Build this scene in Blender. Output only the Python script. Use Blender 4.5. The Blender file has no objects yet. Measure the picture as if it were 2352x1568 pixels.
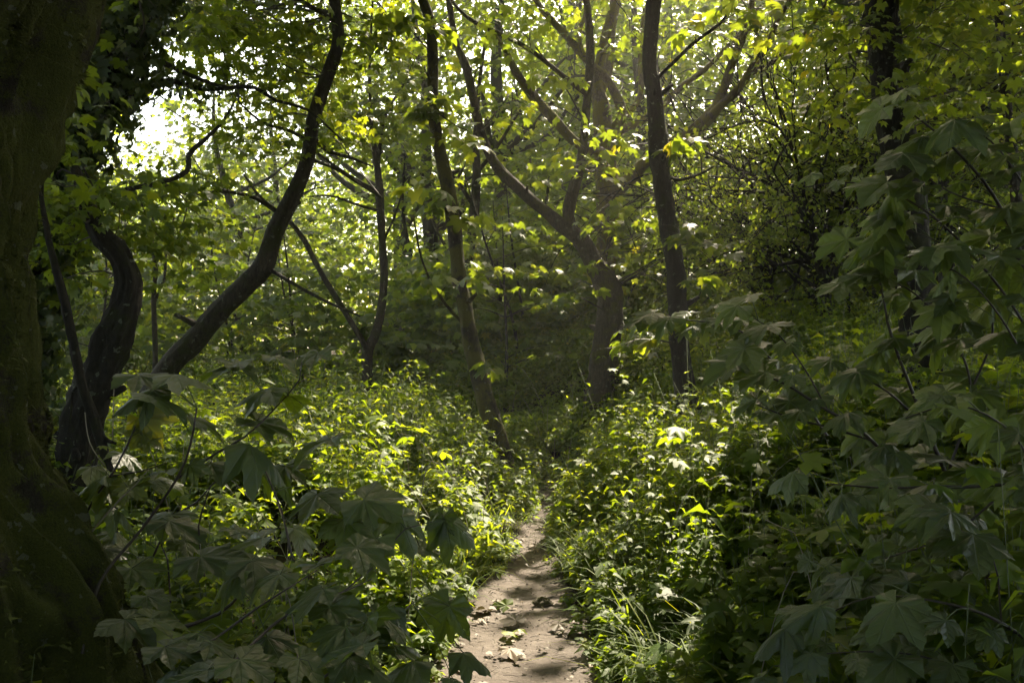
import bpy, math, random
import numpy as np
from mathutils import Vector
# ------------------------------------------------------------------ camera, sky, sun, exposure
sc = bpy.context.scene
C = sc.collection
F = 2037.0; CXP = 1176.0; CYP = 800.0; CAMZ = 1.6            # photo frame 2352 x 1568, 60 degree field of view
cam_d = bpy.data.cameras.new('camera'); cam = bpy.data.objects.new('camera', cam_d); C.objects.link(cam)
cam.location = (0, 0, CAMZ); cam.rotation_euler = (math.pi/2, 0, 0)
cam_d.sensor_width = 36; cam_d.lens = 36*F/2352; cam_d.shift_y = (CYP-784)/2352
cam_d.clip_start = .02; cam_d.clip_end = 500
sc.camera = cam
SUN_EL = math.radians(46); SUN_AZ = math.radians(22)          # azimuth from +Y towards +X
S = np.array([math.sin(SUN_AZ)*math.cos(SUN_EL), math.cos(SUN_AZ)*math.cos(SUN_EL), math.sin(SUN_EL)])
w = bpy.data.worlds.new('World'); sc.world = w; w.use_nodes = True
nt = w.node_tree; sky = nt.nodes.new('ShaderNodeTexSky'); sky.sky_type = 'NISHITA'; sky.sun_disc = False
sky.sun_elevation = SUN_EL; sky.sun_rotation = SUN_AZ; sky.dust_density = 3.0; sky.air_density = 1.0
bgn = nt.nodes['Background']; tint = nt.nodes.new('ShaderNodeMix'); tint.data_type = 'RGBA'; tint.blend_type = 'MULTIPLY'; tint.inputs[0].default_value = 1; tint.inputs[7].default_value = (1.0, .91, .74, 1); nt.links.new(sky.outputs[0], tint.inputs[6]); nt.links.new(tint.outputs[2], bgn.inputs[0]); bgn.inputs[1].default_value = .15
ld = bpy.data.lights.new('sun', 'SUN'); ld.energy = 4.0; ld.angle = math.radians(.53); ld.color = (1, .87, .66)
sun = bpy.data.objects.new('sun', ld); C.objects.link(sun)
sun.rotation_euler = Vector(tuple(S)).to_track_quat('Z', 'Y').to_euler()
vs = sc.view_settings; vs.view_transform = 'Standard'; vs.look = 'None'; vs.gamma = 1; vs.use_curve_mapping = False
vs.exposure = 2.45
cy = sc.cycles
cy.max_bounces = 7; cy.diffuse_bounces = 4; cy.glossy_bounces = 2; cy.transmission_bounces = 4; cy.volume_bounces = 0
cy.transparent_max_bounces = 4; cy.caustics_reflective = False; cy.caustics_refractive = False
cy.use_denoising = True; cy.sample_clamp_indirect = 4.0
cy.use_adaptive_sampling = True; cy.adaptive_threshold = .015
HAZE = 0.0016

rng = np.random.default_rng(7)
# ------------------------------------------------------------------ coordinates and noise
def P(px, py, Y):
    return np.array([(px-CXP)/F*Y, Y, CAMZ-(py-CYP)/F*Y])
# the photograph was studied in six enlarged quarters: these turn their pixels into frame pixels
def qa(x, y): return (x*.504, y*.504)
def qb(x, y): return (781+x*.504, y*.504)
def qc(x, y): return (1562+x*.504, y*.504)
def qd(x, y): return (x*.5023, 781+y*.5023)
def qe(x, y): return (781+x*.5023, 781+y*.5023)
def qf(x, y): return (1562+x*.5023, 781+y*.5023)

def _hash(ix, iy, iz):
    h = (ix*374761393 + iy*668265263 + iz*2147483647) & 0xffffffff
    h = ((h ^ (h >> 13))*1274126177) & 0xffffffff
    return ((h ^ (h >> 16)) & 0xffff)/65535.0
def vnoise(x, y, z=0.0):
    x, y, z = np.broadcast_arrays(np.asarray(x, float), np.asarray(y, float), np.asarray(z, float))
    fx, fy, fz = np.floor(x), np.floor(y), np.floor(z)
    ix, iy, iz = fx.astype(np.int64), fy.astype(np.int64), fz.astype(np.int64)
    u, v, q = x-fx, y-fy, z-fz
    u, v, q = u*u*(3-2*u), v*v*(3-2*v), q*q*(3-2*q)
    r = 0
    for a in (0, 1):
        for b in (0, 1):
            for c in (0, 1):
                r = r + _hash(ix+a, iy+b, iz+c)*(u if a else 1-u)*(v if b else 1-v)*(q if c else 1-q)
    return r
def fbm(x, y, z=0.0, o=3):
    r, a, t = 0, 1.0, 0
    for i in range(o):
        r = r + a*vnoise(np.asarray(x)*2**i+17.3*i, np.asarray(y)*2**i+9.1*i, np.asarray(z)*2**i); t += a; a *= .5
    return r/t
def sstep(a, b, x):
    t = np.clip((np.asarray(x, float)-a)/(b-a), 0, 1); return t*t*(3-2*t)

# ------------------------------------------------------------------ path line and ground height
_py = np.array([-6, 0, 4.2, 4.6, 5.83, 6.9, 8.0, 9.8, 10.4, 11.4, 14, 17, 22, 40])
_pl = np.array([-.65, -.6, -.46, -.40, -.26, -.02, .11, .28, .40, .25, -1.6, -3.4, -6, -12])
_pr = np.array([.45, .45, .50, .46, .40, .33, .40, .60, .66, .55, -1.3, -3.1, -5.6, -11.5])
def pxl(y): return np.interp(y, _py, _pl)
def pxr(y): return np.interp(y, _py, _pr)
def pdist(x, y):                                              # signed distance outside the path edge
    l, r = pxl(y), pxr(y)
    return np.maximum(l-x, x-r)
def hg(x, y):
    x = np.asarray(x, float); y = np.asarray(y, float)
    c = (pxl(y)+pxr(y))/2
    right = 1.15*sstep(.35, 5.5, x-c)
    left = .18*sstep(.3, 3.0, c-x) + .5*sstep(4, 14, c-x)
    back = .45*sstep(10.5, 17, y) + 1.2*sstep(18, 45, y)
    bump = .10*(fbm(x*.6, y*.6)-.5)*sstep(0, .8, pdist(x, y))
    edge = .05*sstep(-.1, .25, pdist(x, y))
    return right+left+back+bump+edge

# share of leaves left out along the sun so that chosen patches are lit
def openness(p, z0=.6):
    k = (p[:, 2]-z0)/S[2]
    gx = p[:, 0]-k*S[0]; gy = p[:, 1]-k*S[1]
    r = gx/np.maximum(gy, 1e-3)
    m = (.30+.70*sstep(-.27, -.15, r))*sstep(-.45, -.35, r)*(1-sstep(.22, .30, r))*sstep(3.6, 4.6, gy)*(1-sstep(13, 17, gy))
    d = fbm(gx*.8+3, gy*.8+11, 0, 2)+.26*(fbm(gx*3.1, gy*2.3, 4, 2)-.5)
    d = d-.07*(1-sstep(-.24, -.12, r))-.02*sstep(11, 14, gy)
    core = m*sstep(.42, .49, d+.05*m)
    far = sstep(13, 18, gy)*sstep(.36, .50, fbm(gx*.35, gy*.35, 5, 2))*.95
    mid = .55*sstep(.50, .58, fbm(gx*.6+40, gy*.6, 2, 2))*sstep(5, 8, gy)
    res = np.maximum(np.maximum(core, far), mid)
    for sx_, sy_, sr_ in ((-1.40, 2.08, .22), (.25, 3.28, .25), (.1, 8.9, .5), (-.95, 6.9, .4), (.80, 4.2, .30), (1.0, 7.5, .6), (1.7, 9.5, .8)):  # holes cut in the leaves to let sun onto single spots
        res = np.maximum(res, np.exp(-(((gx-sx_)**2+(gy-sy_)**2)/sr_**2)**2)*1.03)
    for sx_, sy_, sr_ in ((-.2, 10.9, .8), (1.4, 9.4, .7), (.7, 12.2, .7), (-.9, 10.2, .5), (.3, 8.9, .5)):  # wider holes cut to let sun onto the old sycamore's boughs
        res = np.maximum(res, 2.1*np.exp(-(((gx-sx_)**2+(gy-sy_)**2)/sr_**2)**2)*(p[:, 2] > 3.2))
    return np.clip(res, 0, 2.1)

# ------------------------------------------------------------------ scene helpers
def link(o): C.objects.link(o); return o
def tag(o, label=None, cat=None, group=None, kind=None):
    if label: o['label'] = label
    if cat: o['category'] = cat
    if group: o['group'] = group
    if kind: o['kind'] = kind
    return o
def empty(name, loc, label, cat, group=None):
    o = link(bpy.data.objects.new(name, None)); o.location = [float(v) for v in loc]
    o.empty_display_size = .2
    return tag(o, label, cat, group)
def mesh_obj(name, V, faces, mat, parent=None, rnd=None, uv=None, smooth=True):
    """faces: (n,k) int array; rnd per vertex; uv per vertex"""
    V = np.asarray(V, np.float32)
    loc = (0, 0, 0)
    if parent is not None: V = V-np.array(parent.location, np.float32)
    me = bpy.data.meshes.new(name)
    fl = faces if isinstance(faces, list) else [faces]
    loops = np.concatenate([f.ravel() for f in fl]).astype(np.int32)
    counts = np.concatenate([np.full(len(f), f.shape[1], np.int32) for f in fl])
    me.vertices.add(len(V)); me.vertices.foreach_set('co', V.ravel())
    me.loops.add(len(loops)); me.loops.foreach_set('vertex_index', loops)
    me.polygons.add(len(counts))
    st = np.zeros(len(counts), np.int32); st[1:] = np.cumsum(counts)[:-1]
    me.polygons.foreach_set('loop_start', st)
    me.polygons.foreach_set('use_smooth', np.full(len(counts), smooth, bool))
    if rnd is not None:
        a = me.attributes.new('rnd', 'FLOAT', 'POINT'); a.data.foreach_set('value', np.asarray(rnd, np.float32))
    if uv is not None:
        l = me.uv_layers.new(name='UVMap'); l.data.foreach_set('uv', np.asarray(uv, np.float32)[loops].ravel())
    me.update(calc_edges=True)
    me.materials.append(mat)
    o = link(bpy.data.objects.new(name, me))
    if parent is not None: o.parent = parent
    return o

# ------------------------------------------------------------------ materials
def newmat(name):
    m = bpy.data.materials.new(name); m.use_nodes = True
    n = m.node_tree; n.nodes.clear()
    return m, n
def N(n, t, **k):
    x = n.nodes.new(t)
    for a, b in k.items(): setattr(x, a, b)
    return x
def L(n, a, b): n.links.new(a, b)
def ramp(n, fac, stops):
    r = N(n, 'ShaderNodeValToRGB'); e = r.color_ramp.elements
    while len(e) < len(stops): e.new(.5)
    for i, (p, c) in enumerate(stops): e[i].position = p; e[i].color = (*c, 1)
    L(n, fac, r.inputs[0]); return r.outputs[0]
def math_(n, op, a, b=None, clamp=False):
    m = N(n, 'ShaderNodeMath', operation=op, use_clamp=clamp)
    for i, v in enumerate((a, b)):
        if v is None: continue
        if hasattr(v, 'links'): L(n, v, m.inputs[i])
        else: m.inputs[i].default_value = v
    return m.outputs[0]
def noise(n, scale, detail=3, vec=None, rough=.55, dist=0):
    t = N(n, 'ShaderNodeTexNoise'); t.inputs['Scale'].default_value = scale; t.inputs['Detail'].default_value = detail
    t.inputs['Roughness'].default_value = rough; t.inputs['Distortion'].default_value = dist
    if vec is not None: L(n, vec, t.inputs['Vector'])
    return t.outputs[0]
def leafmat(name, top, trans, rough=.42, tmix=.45, veins=False, spec=.5, coat=0):
    m, n = newmat(name)
    at = N(n, 'ShaderNodeAttribute', attribute_name='rnd')
    out = N(n, 'ShaderNodeOutputMaterial'); pb = N(n, 'ShaderNodeBsdfPrincipled'); tr = N(n, 'ShaderNodeBsdfTranslucent')
    mx = N(n, 'ShaderNodeMixShader'); mx.inputs[0].default_value = tmix
    def col(c, hue=1.0):
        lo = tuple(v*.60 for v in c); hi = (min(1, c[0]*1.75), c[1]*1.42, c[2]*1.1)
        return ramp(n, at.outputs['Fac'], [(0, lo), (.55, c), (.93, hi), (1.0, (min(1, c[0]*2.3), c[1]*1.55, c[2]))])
    ct, cr = col(top), col(trans)
    if veins:
        uv = N(n, 'ShaderNodeUVMap'); sx = N(n, 'ShaderNodeSeparateXYZ'); L(n, uv.outputs[0], sx.inputs[0])
        x = math_(n, 'SUBTRACT', sx.outputs[0], .5); y = math_(n, 'SUBTRACT', sx.outputs[1], .5)
        best = None; sec = None
        for a in (0, .785, -.785, 1.71, -1.71):
            ca, sa = math.cos(a), math.sin(a)
            t = math_(n, 'ADD', math_(n, 'MULTIPLY', x, ca), math_(n, 'MULTIPLY', y, sa))
            p = math_(n, 'ABSOLUTE', math_(n, 'SUBTRACT', math_(n, 'MULTIPLY', y, ca), math_(n, 'MULTIPLY', x, sa)))
            back = math_(n, 'MULTIPLY', math_(n, 'LESS_THAN', t, -.01), 1.0)
            d = math_(n, 'ADD', p, back)
            s = math_(n, 'FRACT', math_(n, 'MULTIPLY', math_(n, 'SUBTRACT', t, math_(n, 'MULTIPLY', p, 1.0)), 9.5))
            if best is None: best, sec = d, s
            else:
                lt = math_(n, 'LESS_THAN', d, best)
                mxs = N(n, 'ShaderNodeMix'); L(n, lt, mxs.inputs[0]); L(n, sec, mxs.inputs[2]); L(n, s, mxs.inputs[3])
                sec = mxs.outputs[0]; best = math_(n, 'MINIMUM', best, d)
        mr = N(n, 'ShaderNodeMapRange'); L(n, best, mr.inputs[0]); mr.inputs[1].default_value = .002; mr.inputs[2].default_value = .010
        mr.inputs[3].default_value = 1; mr.inputs[4].default_value = 0
        tri = math_(n, 'ABSOLUTE', math_(n, 'SUBTRACT', math_(n, 'MULTIPLY', sec, 2), 1))     # pleat between side veins
        sv = math_(n, 'GREATER_THAN', tri, .88)
        vein = math_(n, 'MAXIMUM', mr.outputs[0], math_(n, 'MULTIPLY', sv, .45))
        def lighten(c, amt, to):
            q = N(n, 'ShaderNodeMix', data_type='RGBA'); L(n, math_(n, 'MULTIPLY', vein, amt), q.inputs[0])
            L(n, c, q.inputs[6]); q.inputs[7].default_value = (*to, 1); return q.outputs[2]
        ct = lighten(ct, .38, (.11, .14, .05)); cr = lighten(cr, .35, (.12, .16, .02))
        h = math_(n, 'ADD', math_(n, 'MULTIPLY', math_(n, 'POWER', tri, 2.0), -.5), math_(n, 'MULTIPLY', mr.outputs[0], -1.0))
        h = math_(n, 'ADD', h, math_(n, 'MULTIPLY', noise(n, 90, 2), .5))
        b = N(n, 'ShaderNodeBump'); b.inputs['Strength'].default_value = .5; b.inputs['Distance'].default_value = .004
        L(n, h, b.inputs['Height']); L(n, b.outputs[0], pb.inputs['Normal']); L(n, b.outputs[0], tr.inputs['Normal'])
        # blemishes
        bl = math_(n, 'GREATER_THAN', noise(n, 34, 2), .66)
        q = N(n, 'ShaderNodeMix', data_type='RGBA'); L(n, math_(n, 'MULTIPLY', bl, .5), q.inputs[0]); L(n, ct, q.inputs[6]); q.inputs[7].default_value = (.05, .04, .015, 1)
        ct = q.outputs[2]
    L(n, ct, pb.inputs['Base Color']); L(n, cr, tr.inputs['Color'])
    pb.inputs['Roughness'].default_value = rough; pb.inputs['Specular IOR Level'].default_value = spec
    L(n, pb.outputs[0], mx.inputs[1]); L(n, tr.outputs[0], mx.inputs[2]); L(n, mx.outputs[0], out.inputs[0])
    return m
M_leaf = leafmat('sycamore_leaf', (.045, .085, .016), (.27, .35, .014), .45, .5)
M_far = leafmat('woodland_leaf', (.060, .100, .018), (.29, .39, .022), .5, .52)
M_herb = leafmat('herb_leaf', (.058, .100, .014), (.30, .41, .010), .55, .48, spec=.28)
M_ivy = leafmat('ivy_leaf', (.035, .06, .016), (.14, .20, .01), .42, .3)
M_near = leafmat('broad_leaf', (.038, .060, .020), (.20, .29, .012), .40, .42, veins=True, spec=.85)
M_grass = leafmat('grass_blade', (.07, .12, .02), (.32, .42, .02), .6, .5, spec=.25)
M_dry = leafmat('fallen_leaf', (.095, .072, .038), (.10, .08, .03), .6, .2)
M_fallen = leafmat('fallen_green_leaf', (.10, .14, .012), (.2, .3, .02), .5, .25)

def barkmat(name, base, dark, moss=.5, scale=1.0, mosscol=(.075, .085, .014)):
    m, n = newmat(name)
    out = N(n, 'ShaderNodeOutputMaterial'); pb = N(n, 'ShaderNodeBsdfPrincipled')
    g = N(n, 'ShaderNodeNewGeometry'); mp = N(n, 'ShaderNodeMapping'); L(n, g.outputs['Position'], mp.inputs[0])
    mp.inputs['Scale'].default_value = (1, 1, .4)
    f = noise(n, 38*scale, 5, mp.outputs[0], .65, .4)
    f2 = noise(n, 5*scale, 4, g.outputs['Position'], .6)
    f3 = noise(n, 130*scale, 6, g.outputs['Position'], .75)
    c = ramp(n, f, [(.3, dark), (.62, base), (.8, tuple(min(1, v*1.35) for v in base))])
    mk = math_(n, 'ADD', f2, math_(n, 'MULTIPLY', math_(n, 'SUBTRACT', f3, .5), .35))
    mm = N(n, 'ShaderNodeMapRange'); L(n, mk, mm.inputs[0])
    mm.inputs[1].default_value = .62-.25*moss; mm.inputs[2].default_value = .72-.25*moss
    mc = ramp(n, f3, [(.3, tuple(v*.45 for v in mosscol)), (.65, mosscol), (.85, tuple(v*1.7 for v in mosscol))])
    q = N(n, 'ShaderNodeMix', data_type='RGBA'); L(n, mm.outputs[0], q.inputs[0]); L(n, c, q.inputs[6]); L(n, mc, q.inputs[7])
    lich = math_(n, 'GREATER_THAN', noise(n, 17*scale, 3, g.outputs['Position']), .66)
    q2 = N(n, 'ShaderNodeMix', data_type='RGBA'); L(n, math_(n, 'MULTIPLY', lich, .5), q2.inputs[0]); L(n, q.outputs[2], q2.inputs[6]); q2.inputs[7].default_value = (.16, .17, .13, 1)
    L(n, q2.outputs[2], pb.inputs['Base Color']); pb.inputs['Roughness'].default_value = .85
    pb.inputs['Specular IOR Level'].default_value = .25
    h = math_(n, 'ADD', f, math_(n, 'MULTIPLY', f3, .8))
    b = N(n, 'ShaderNodeBump'); b.inputs['Strength'].default_value = 1.0; b.inputs['Distance'].default_value = .022/scale
    L(n, h, b.inputs['Height']); L(n, b.outputs[0], pb.inputs['Normal']); L(n, pb.outputs[0], out.inputs[0])
    return m
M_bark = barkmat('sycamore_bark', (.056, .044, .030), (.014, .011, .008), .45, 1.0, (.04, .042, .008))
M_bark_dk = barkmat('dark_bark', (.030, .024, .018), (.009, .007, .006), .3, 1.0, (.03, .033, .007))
M_bark_moss = barkmat('mossy_bark', (.050, .039, .027), (.014, .011, .008), .8, 1.0, (.105, .098, .016))
M_bark_sunlit = barkmat('sunlit_mossy_bark', (.15, .118, .078), (.045, .035, .024), .7, 1.0, (.19, .165, .03))  # pale brown bark; moss colour lifted to gold to stand for sunlight
M_bark_brown = barkmat('brown_bark', (.078, .060, .041), (.02, .016, .011), .45, 1.0, (.08, .075, .014))
M_bark_big = barkmat('old_mossy_bark', (.045, .036, .024), (.012, .010, .007), 1.05, 1.2, (.070, .078, .008))
M_bark_far = barkmat('grey_bark', (.06, .052, .04), (.04, .035, .03), .4, .6)
def simplemat(name, c, rough=.7, sc_=40, var=.5):
    m, n = newmat(name); out = N(n, 'ShaderNodeOutputMaterial'); pb = N(n, 'ShaderNodeBsdfPrincipled')
    L(n, ramp(n, noise(n, sc_, 3), [(.3, tuple(v*(1-var) for v in c)), (.7, c)]), pb.inputs['Base Color'])
    pb.inputs['Roughness'].default_value = rough; L(n, pb.outputs[0], out.inputs[0]); return m
M_twig = simplemat('twig_bark', (.06, .045, .03), .7)
M_stem = simplemat('green_stem', (.09, .12, .03), .5)
M_redstem = simplemat('sapling_stem', (.045, .03, .02), .45)
M_pale = simplemat('dead_twig', (.30, .25, .19), .8)
M_mosst = simplemat('moss_tuft', (.095, .105, .010), .9, 25, .6)

def groundmat(name, stops, scale, bump):
    m, n = newmat(name); out = N(n, 'ShaderNodeOutputMaterial'); pb = N(n, 'ShaderNodeBsdfPrincipled')
    g = N(n, 'ShaderNodeNewGeometry'); p = g.outputs['Position']
    a = noise(n, scale, 6, p, .65); b_ = noise(n, scale*9, 4, p, .7); c_ = noise(n, 1.3, 3, p)
    f = math_(n, 'ADD', math_(n, 'MULTIPLY', a, .55), math_(n, 'ADD', math_(n, 'MULTIPLY', b_, .3), math_(n, 'MULTIPLY', c_, .15)))
    vo = N(n, 'ShaderNodeTexVoronoi'); vo.inputs['Scale'].default_value = 60; L(n, p, vo.inputs['Vector'])
    peb = math_(n, 'MULTIPLY', math_(n, 'LESS_THAN', vo.outputs['Distance'], .28), math_(n, 'GREATER_THAN', b_, .56))
    q = N(n, 'ShaderNodeMix', data_type='RGBA'); L(n, math_(n, 'MULTIPLY', peb, .6), q.inputs[0]); L(n, ramp(n, f, stops), q.inputs[6]); q.inputs[7].default_value = (*[v*1.25 for v in stops[-1][1]], 1)
    L(n, q.outputs[2], pb.inputs['Base Color']); pb.inputs['Roughness'].default_value = .95; pb.inputs['Specular IOR Level'].default_value = .15
    h = math_(n, 'ADD', math_(n, 'MULTIPLY', a, 1.0), math_(n, 'ADD', math_(n, 'MULTIPLY', b_, .35), math_(n, 'MULTIPLY', peb, .25)))
    b = N(n, 'ShaderNodeBump'); b.inputs['Strength'].default_value = .8; b.inputs['Distance'].default_value = bump
    L(n, h, b.inputs['Height']); L(n, b.outputs[0], pb.inputs['Normal']); L(n, pb.outputs[0], out.inputs[0])
    return m
M_soil = groundmat('woodland_soil', [(.3, (.012, .009, .006)), (.6, (.035, .026, .017)), (.8, (.06, .045, .03))], 5, .03)
M_path = groundmat('trodden_earth', [(.3, (.05, .042, .036)), (.48, (.11, .093, .082)), (.66, (.17, .148, .132))], 6, .022)

# ------------------------------------------------------------------ leaf templates
def palmate(nang=21, rings=(.0, .5, 1.0), droop=.28, fold=.05, teeth=0.0, seed=0, cup=0.0):
    """five-lobed leaf; base at origin, main lobe along +x, length 1"""
    a0 = math.radians(158)
    ka = np.radians([0, 7, 14, 20, 25, 31, 38, 45, 52, 60, 70, 80, 90, 98, 108, 125, 142, 158])
    kr = np.array([1.0, .88, .83, .70, .57, .66, .80, .93, .79, .72, .52, .58, .63, .70, .58, .50, .46, .40])
    if isinstance(nang, list): th = np.radians([-v for v in nang[::-1][:-1]]+nang) if nang[0] == 0 else None; nang = len(th)
    else: th = np.linspace(-a0, a0, nang)
    lobes = [(0, .95, .40), (.785, .82, .34), (-.785, .82, .34), (1.71, .52, .42), (-1.71, .52, .42)]
    r = np.interp(np.abs(th), ka, kr)
    if teeth: r = r*(1+teeth*np.where(np.arange(nang) % 2 == 0, 1, -1))
    V = [[0, 0, 0]]; 
    for q in rings[1:]:
        rr = r*q if q == 1.0 else r*q*.5+r.mean()*q*.5
        if q != 1.0: rr = np.minimum(rr, r*.95)
        x = rr*np.cos(th); y = rr*np.sin(th)
        d2 = x*x+y*y
        ph = np.zeros(nang)
        for c, R_, wd in lobes: ph = np.maximum(ph, 1-np.minimum(np.abs(th-c)/.38, 1))
        z = -droop*d2*(1+.25*np.sin(3*th+seed)) - fold*(ph)*np.sqrt(d2)*1.4 + cup*np.abs(y)
        V += list(np.stack([x, y, z], 1))
    V = np.array(V); fs = []
    for i in range(nang-1): fs.append([0, 1+i, 2+i])
    tri = np.array(fs); quads = []
    for k in range(len(rings)-2):
        b = 1+k*nang
        for i in range(nang-1): quads.append([b+i, b+nang+i, b+nang+i+1, b+i+1])
    for q in quads: fs += [[q[0], q[1], q[2]], [q[0], q[2], q[3]]]
    return V, np.array(fs)
def worn(t, seed):
    V, Fc = t; V = V.copy(); r2 = np.random.default_rng(seed); th = np.arctan2(V[:, 1], V[:, 0]); rr = np.hypot(V[:, 0], V[:, 1])
    V[:, 0] *= 1+.10*np.sin(th*2+seed); V[:, 1] *= 1+.14*np.sin(th*1.3+seed*2.1)
    V[:, 2] += .05*rr*np.sin(th*5+seed)+.035*rr*np.sin(th*9+2*seed)
    if seed % 2:
        b = r2.uniform(-2, 2); w_ = .10; bite = np.exp(-((th-b)/w_)**2)*.35*(rr > .35); V[:, :2] *= (1-bite)[:, None]
    V[:, 1] += .10*np.sin(seed*1.7)*V[:, 0]**2
    return V, Fc
T_near = [worn(palmate(73, (0, .2, .4, .62, .82, 1.0), dr, .07, .025, s_, cu), k_) for k_, (s_, dr, cu) in enumerate(((0, .12, .0), (1.7, .26, -.10), (3.1, .06, .10), (4.4, .36, -.2), (.8, .18, .16), (2.5, .30, .05), (5, .10, -.12), (5.7, .45, -.3)))]
T_mid = [palmate([0, 13, 25, 45, 58, 70, 98, 120, 158], (0, 1.0), dr, .06, 0, s) for s, dr in ((0, .15), (2, .35))]
T_pal = [palmate([0, 25, 45, 70, 98, 158], (0, 1.0), .2, .06)]
def ovate(wd, n=1, droop=.35, fold=.18):
    if n == 1:   # 2 quads-ish as 4 tris
        V = np.array([[0, 0, 0], [.38, wd, fold*wd*2-.02], [.38, -wd, fold*wd*2-.02], [.45, 0, -.03], [1, 0, -droop]])
        Fc = np.array([[0, 3, 1], [0, 2, 3], [1, 3, 4], [3, 2, 4]])
    return V, Fc
T_ov = [ovate(.26), ovate(.34, 1, .2, .3), ovate(.2, 1, .5, .1)]
T_far = [(np.array([[0, 0, 0], [.45, .42, .08], [1, 0, -.18], [.5, -.40, .06]]), np.array([[0, 2, 1], [0, 3, 2]])),
         (np.array([[0, 0, 0], [.3, .5, -.05], [.7, .3, .0], [1, -.1, -.15], [.45, -.45, .08]]), np.array([[0, 2, 1], [0, 3, 2], [0, 4, 3]]))]
T_blade = [(np.array([[0, .010, 0], [0, -.010, 0], [.45, .012, -.02], [.45, -.012, -.02], [.85, .008, -.24], [.85, -.008, -.24], [1.05, 0, -.52]]),
            np.array([[0, 1, 3], [0, 3, 2], [2, 3, 5], [2, 5, 4], [4, 5, 6]]))]

def frames(tip, up):
    tip = tip/np.linalg.norm(tip, axis=1, keepdims=True)
    b = np.cross(up, tip); b /= np.maximum(np.linalg.norm(b, axis=1, keepdims=True), 1e-6)
    n = np.cross(tip, b)
    return np.stack([tip, b, n], axis=2)                     # columns
class Leaves:
    def __init__(s): s.V = []; s.F = []; s.R = []; s.U = []; s.n = 0
    def add(s, temps, pos, tip, up, size, rnd=None):
        k = len(pos)
        if k == 0: return
        if rnd is None: rnd = rng.random(k)
        size = np.broadcast_to(size, (k,)); R = frames(tip, up)
        pick = rng.integers(0, len(temps), k)
        for ti, (TV, TF) in enumerate(temps):
            ix = np.nonzero(pick == ti)[0]
            if len(ix) == 0: continue
            sv = TV[None]*size[ix, None, None]*np.array([1, 1, 1])
            sv = sv*np.stack([np.ones(len(ix)), .85+.3*rng.random(len(ix)), .6+.9*rng.random(len(ix))], 1)[:, None, :]
            W = np.einsum('kij,kvj->kvi', R[ix], sv)+pos[ix, None, :]
            nv = len(TV)
            s.V.append(W.reshape(-1, 3).astype(np.float32))
            s.F.append((TF[None]+(s.n+np.arange(len(ix))*nv)[:, None, None]).reshape(-1, 3).astype(np.int32))
            s.R.append(np.repeat(rnd[ix], nv).astype(np.float32))
            s.U.append(np.tile(TV[:, :2]*.5+.5, (len(ix), 1)).astype(np.float32))
            s.n += nv*len(ix)
    def build(s, name, mat, parent=None, uv=False, smooth=True):
        if s.n == 0: return None
        return mesh_obj(name, np.concatenate(s.V), np.concatenate(s.F), mat, parent, np.concatenate(s.R),
                        np.concatenate(s.U) if uv else None, smooth)
def rand_dirs(k, tilt=.5):
    up = np.stack([rng.normal(0, tilt, k), rng.normal(0, tilt, k), np.ones(k)], 1)
    a = rng.random(k)*2*math.pi
    tip = np.stack([np.cos(a), np.sin(a), -.15-.5*rng.random(k)], 1)
    return tip, up
def clump_leaves(lv, temps, cen, rad, flat, per, size, tilt=.45, bias=None, gaps=True, zmin=None):
    """cen (n,3): sprays of leaves, each a flattened ellipsoid"""
    n = len(cen)
    if n == 0: return
    rad = np.broadcast_to(rad, (n,)); ci = np.repeat(np.arange(n), per)
    k = len(ci); a = rng.random(k)*2*math.pi; rr = np.sqrt(rng.random(k))
    off = np.stack([np.cos(a)*rr, np.sin(a)*rr, rng.normal(0, .45, k)*flat-.25*rr*rr*flat*2], 1)*rad[ci, None]
    pos = cen[ci]+off
    tip, up = rand_dirs(k, tilt); tip[:, :2] = tip[:, :2]*.7+off[:, :2]/np.maximum(rad[ci, None], .01)
    base = .25+.5*rng.random(n); rnd = np.clip(base[ci]+rng.normal(0, .14, k), 0, .94)
    rnd[rng.random(k) < .006] = 1.0
    keep = np.ones(k, bool)
    if gaps:
        inview = (pos[:, 1] > 0) & (pos[:, 2]-CAMZ < .40*pos[:, 1])
        keep &= rng.random(k) > openness(pos)*np.where(inview, np.where(pos[:, 1] > 14.2, .8, np.where(pos[:, 2] > 4.5, .5, .15)), .97)
    keep &= (np.linalg.norm(pos-np.array([0, 0, CAMZ]), axis=1) > 1.0)
    s = (size[ci] if hasattr(size, '__len__') else size)*(.65+.6*rng.random(k))
    lv.add(temps, pos[keep], tip[keep], up[keep], s[keep], rnd[keep])

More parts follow.
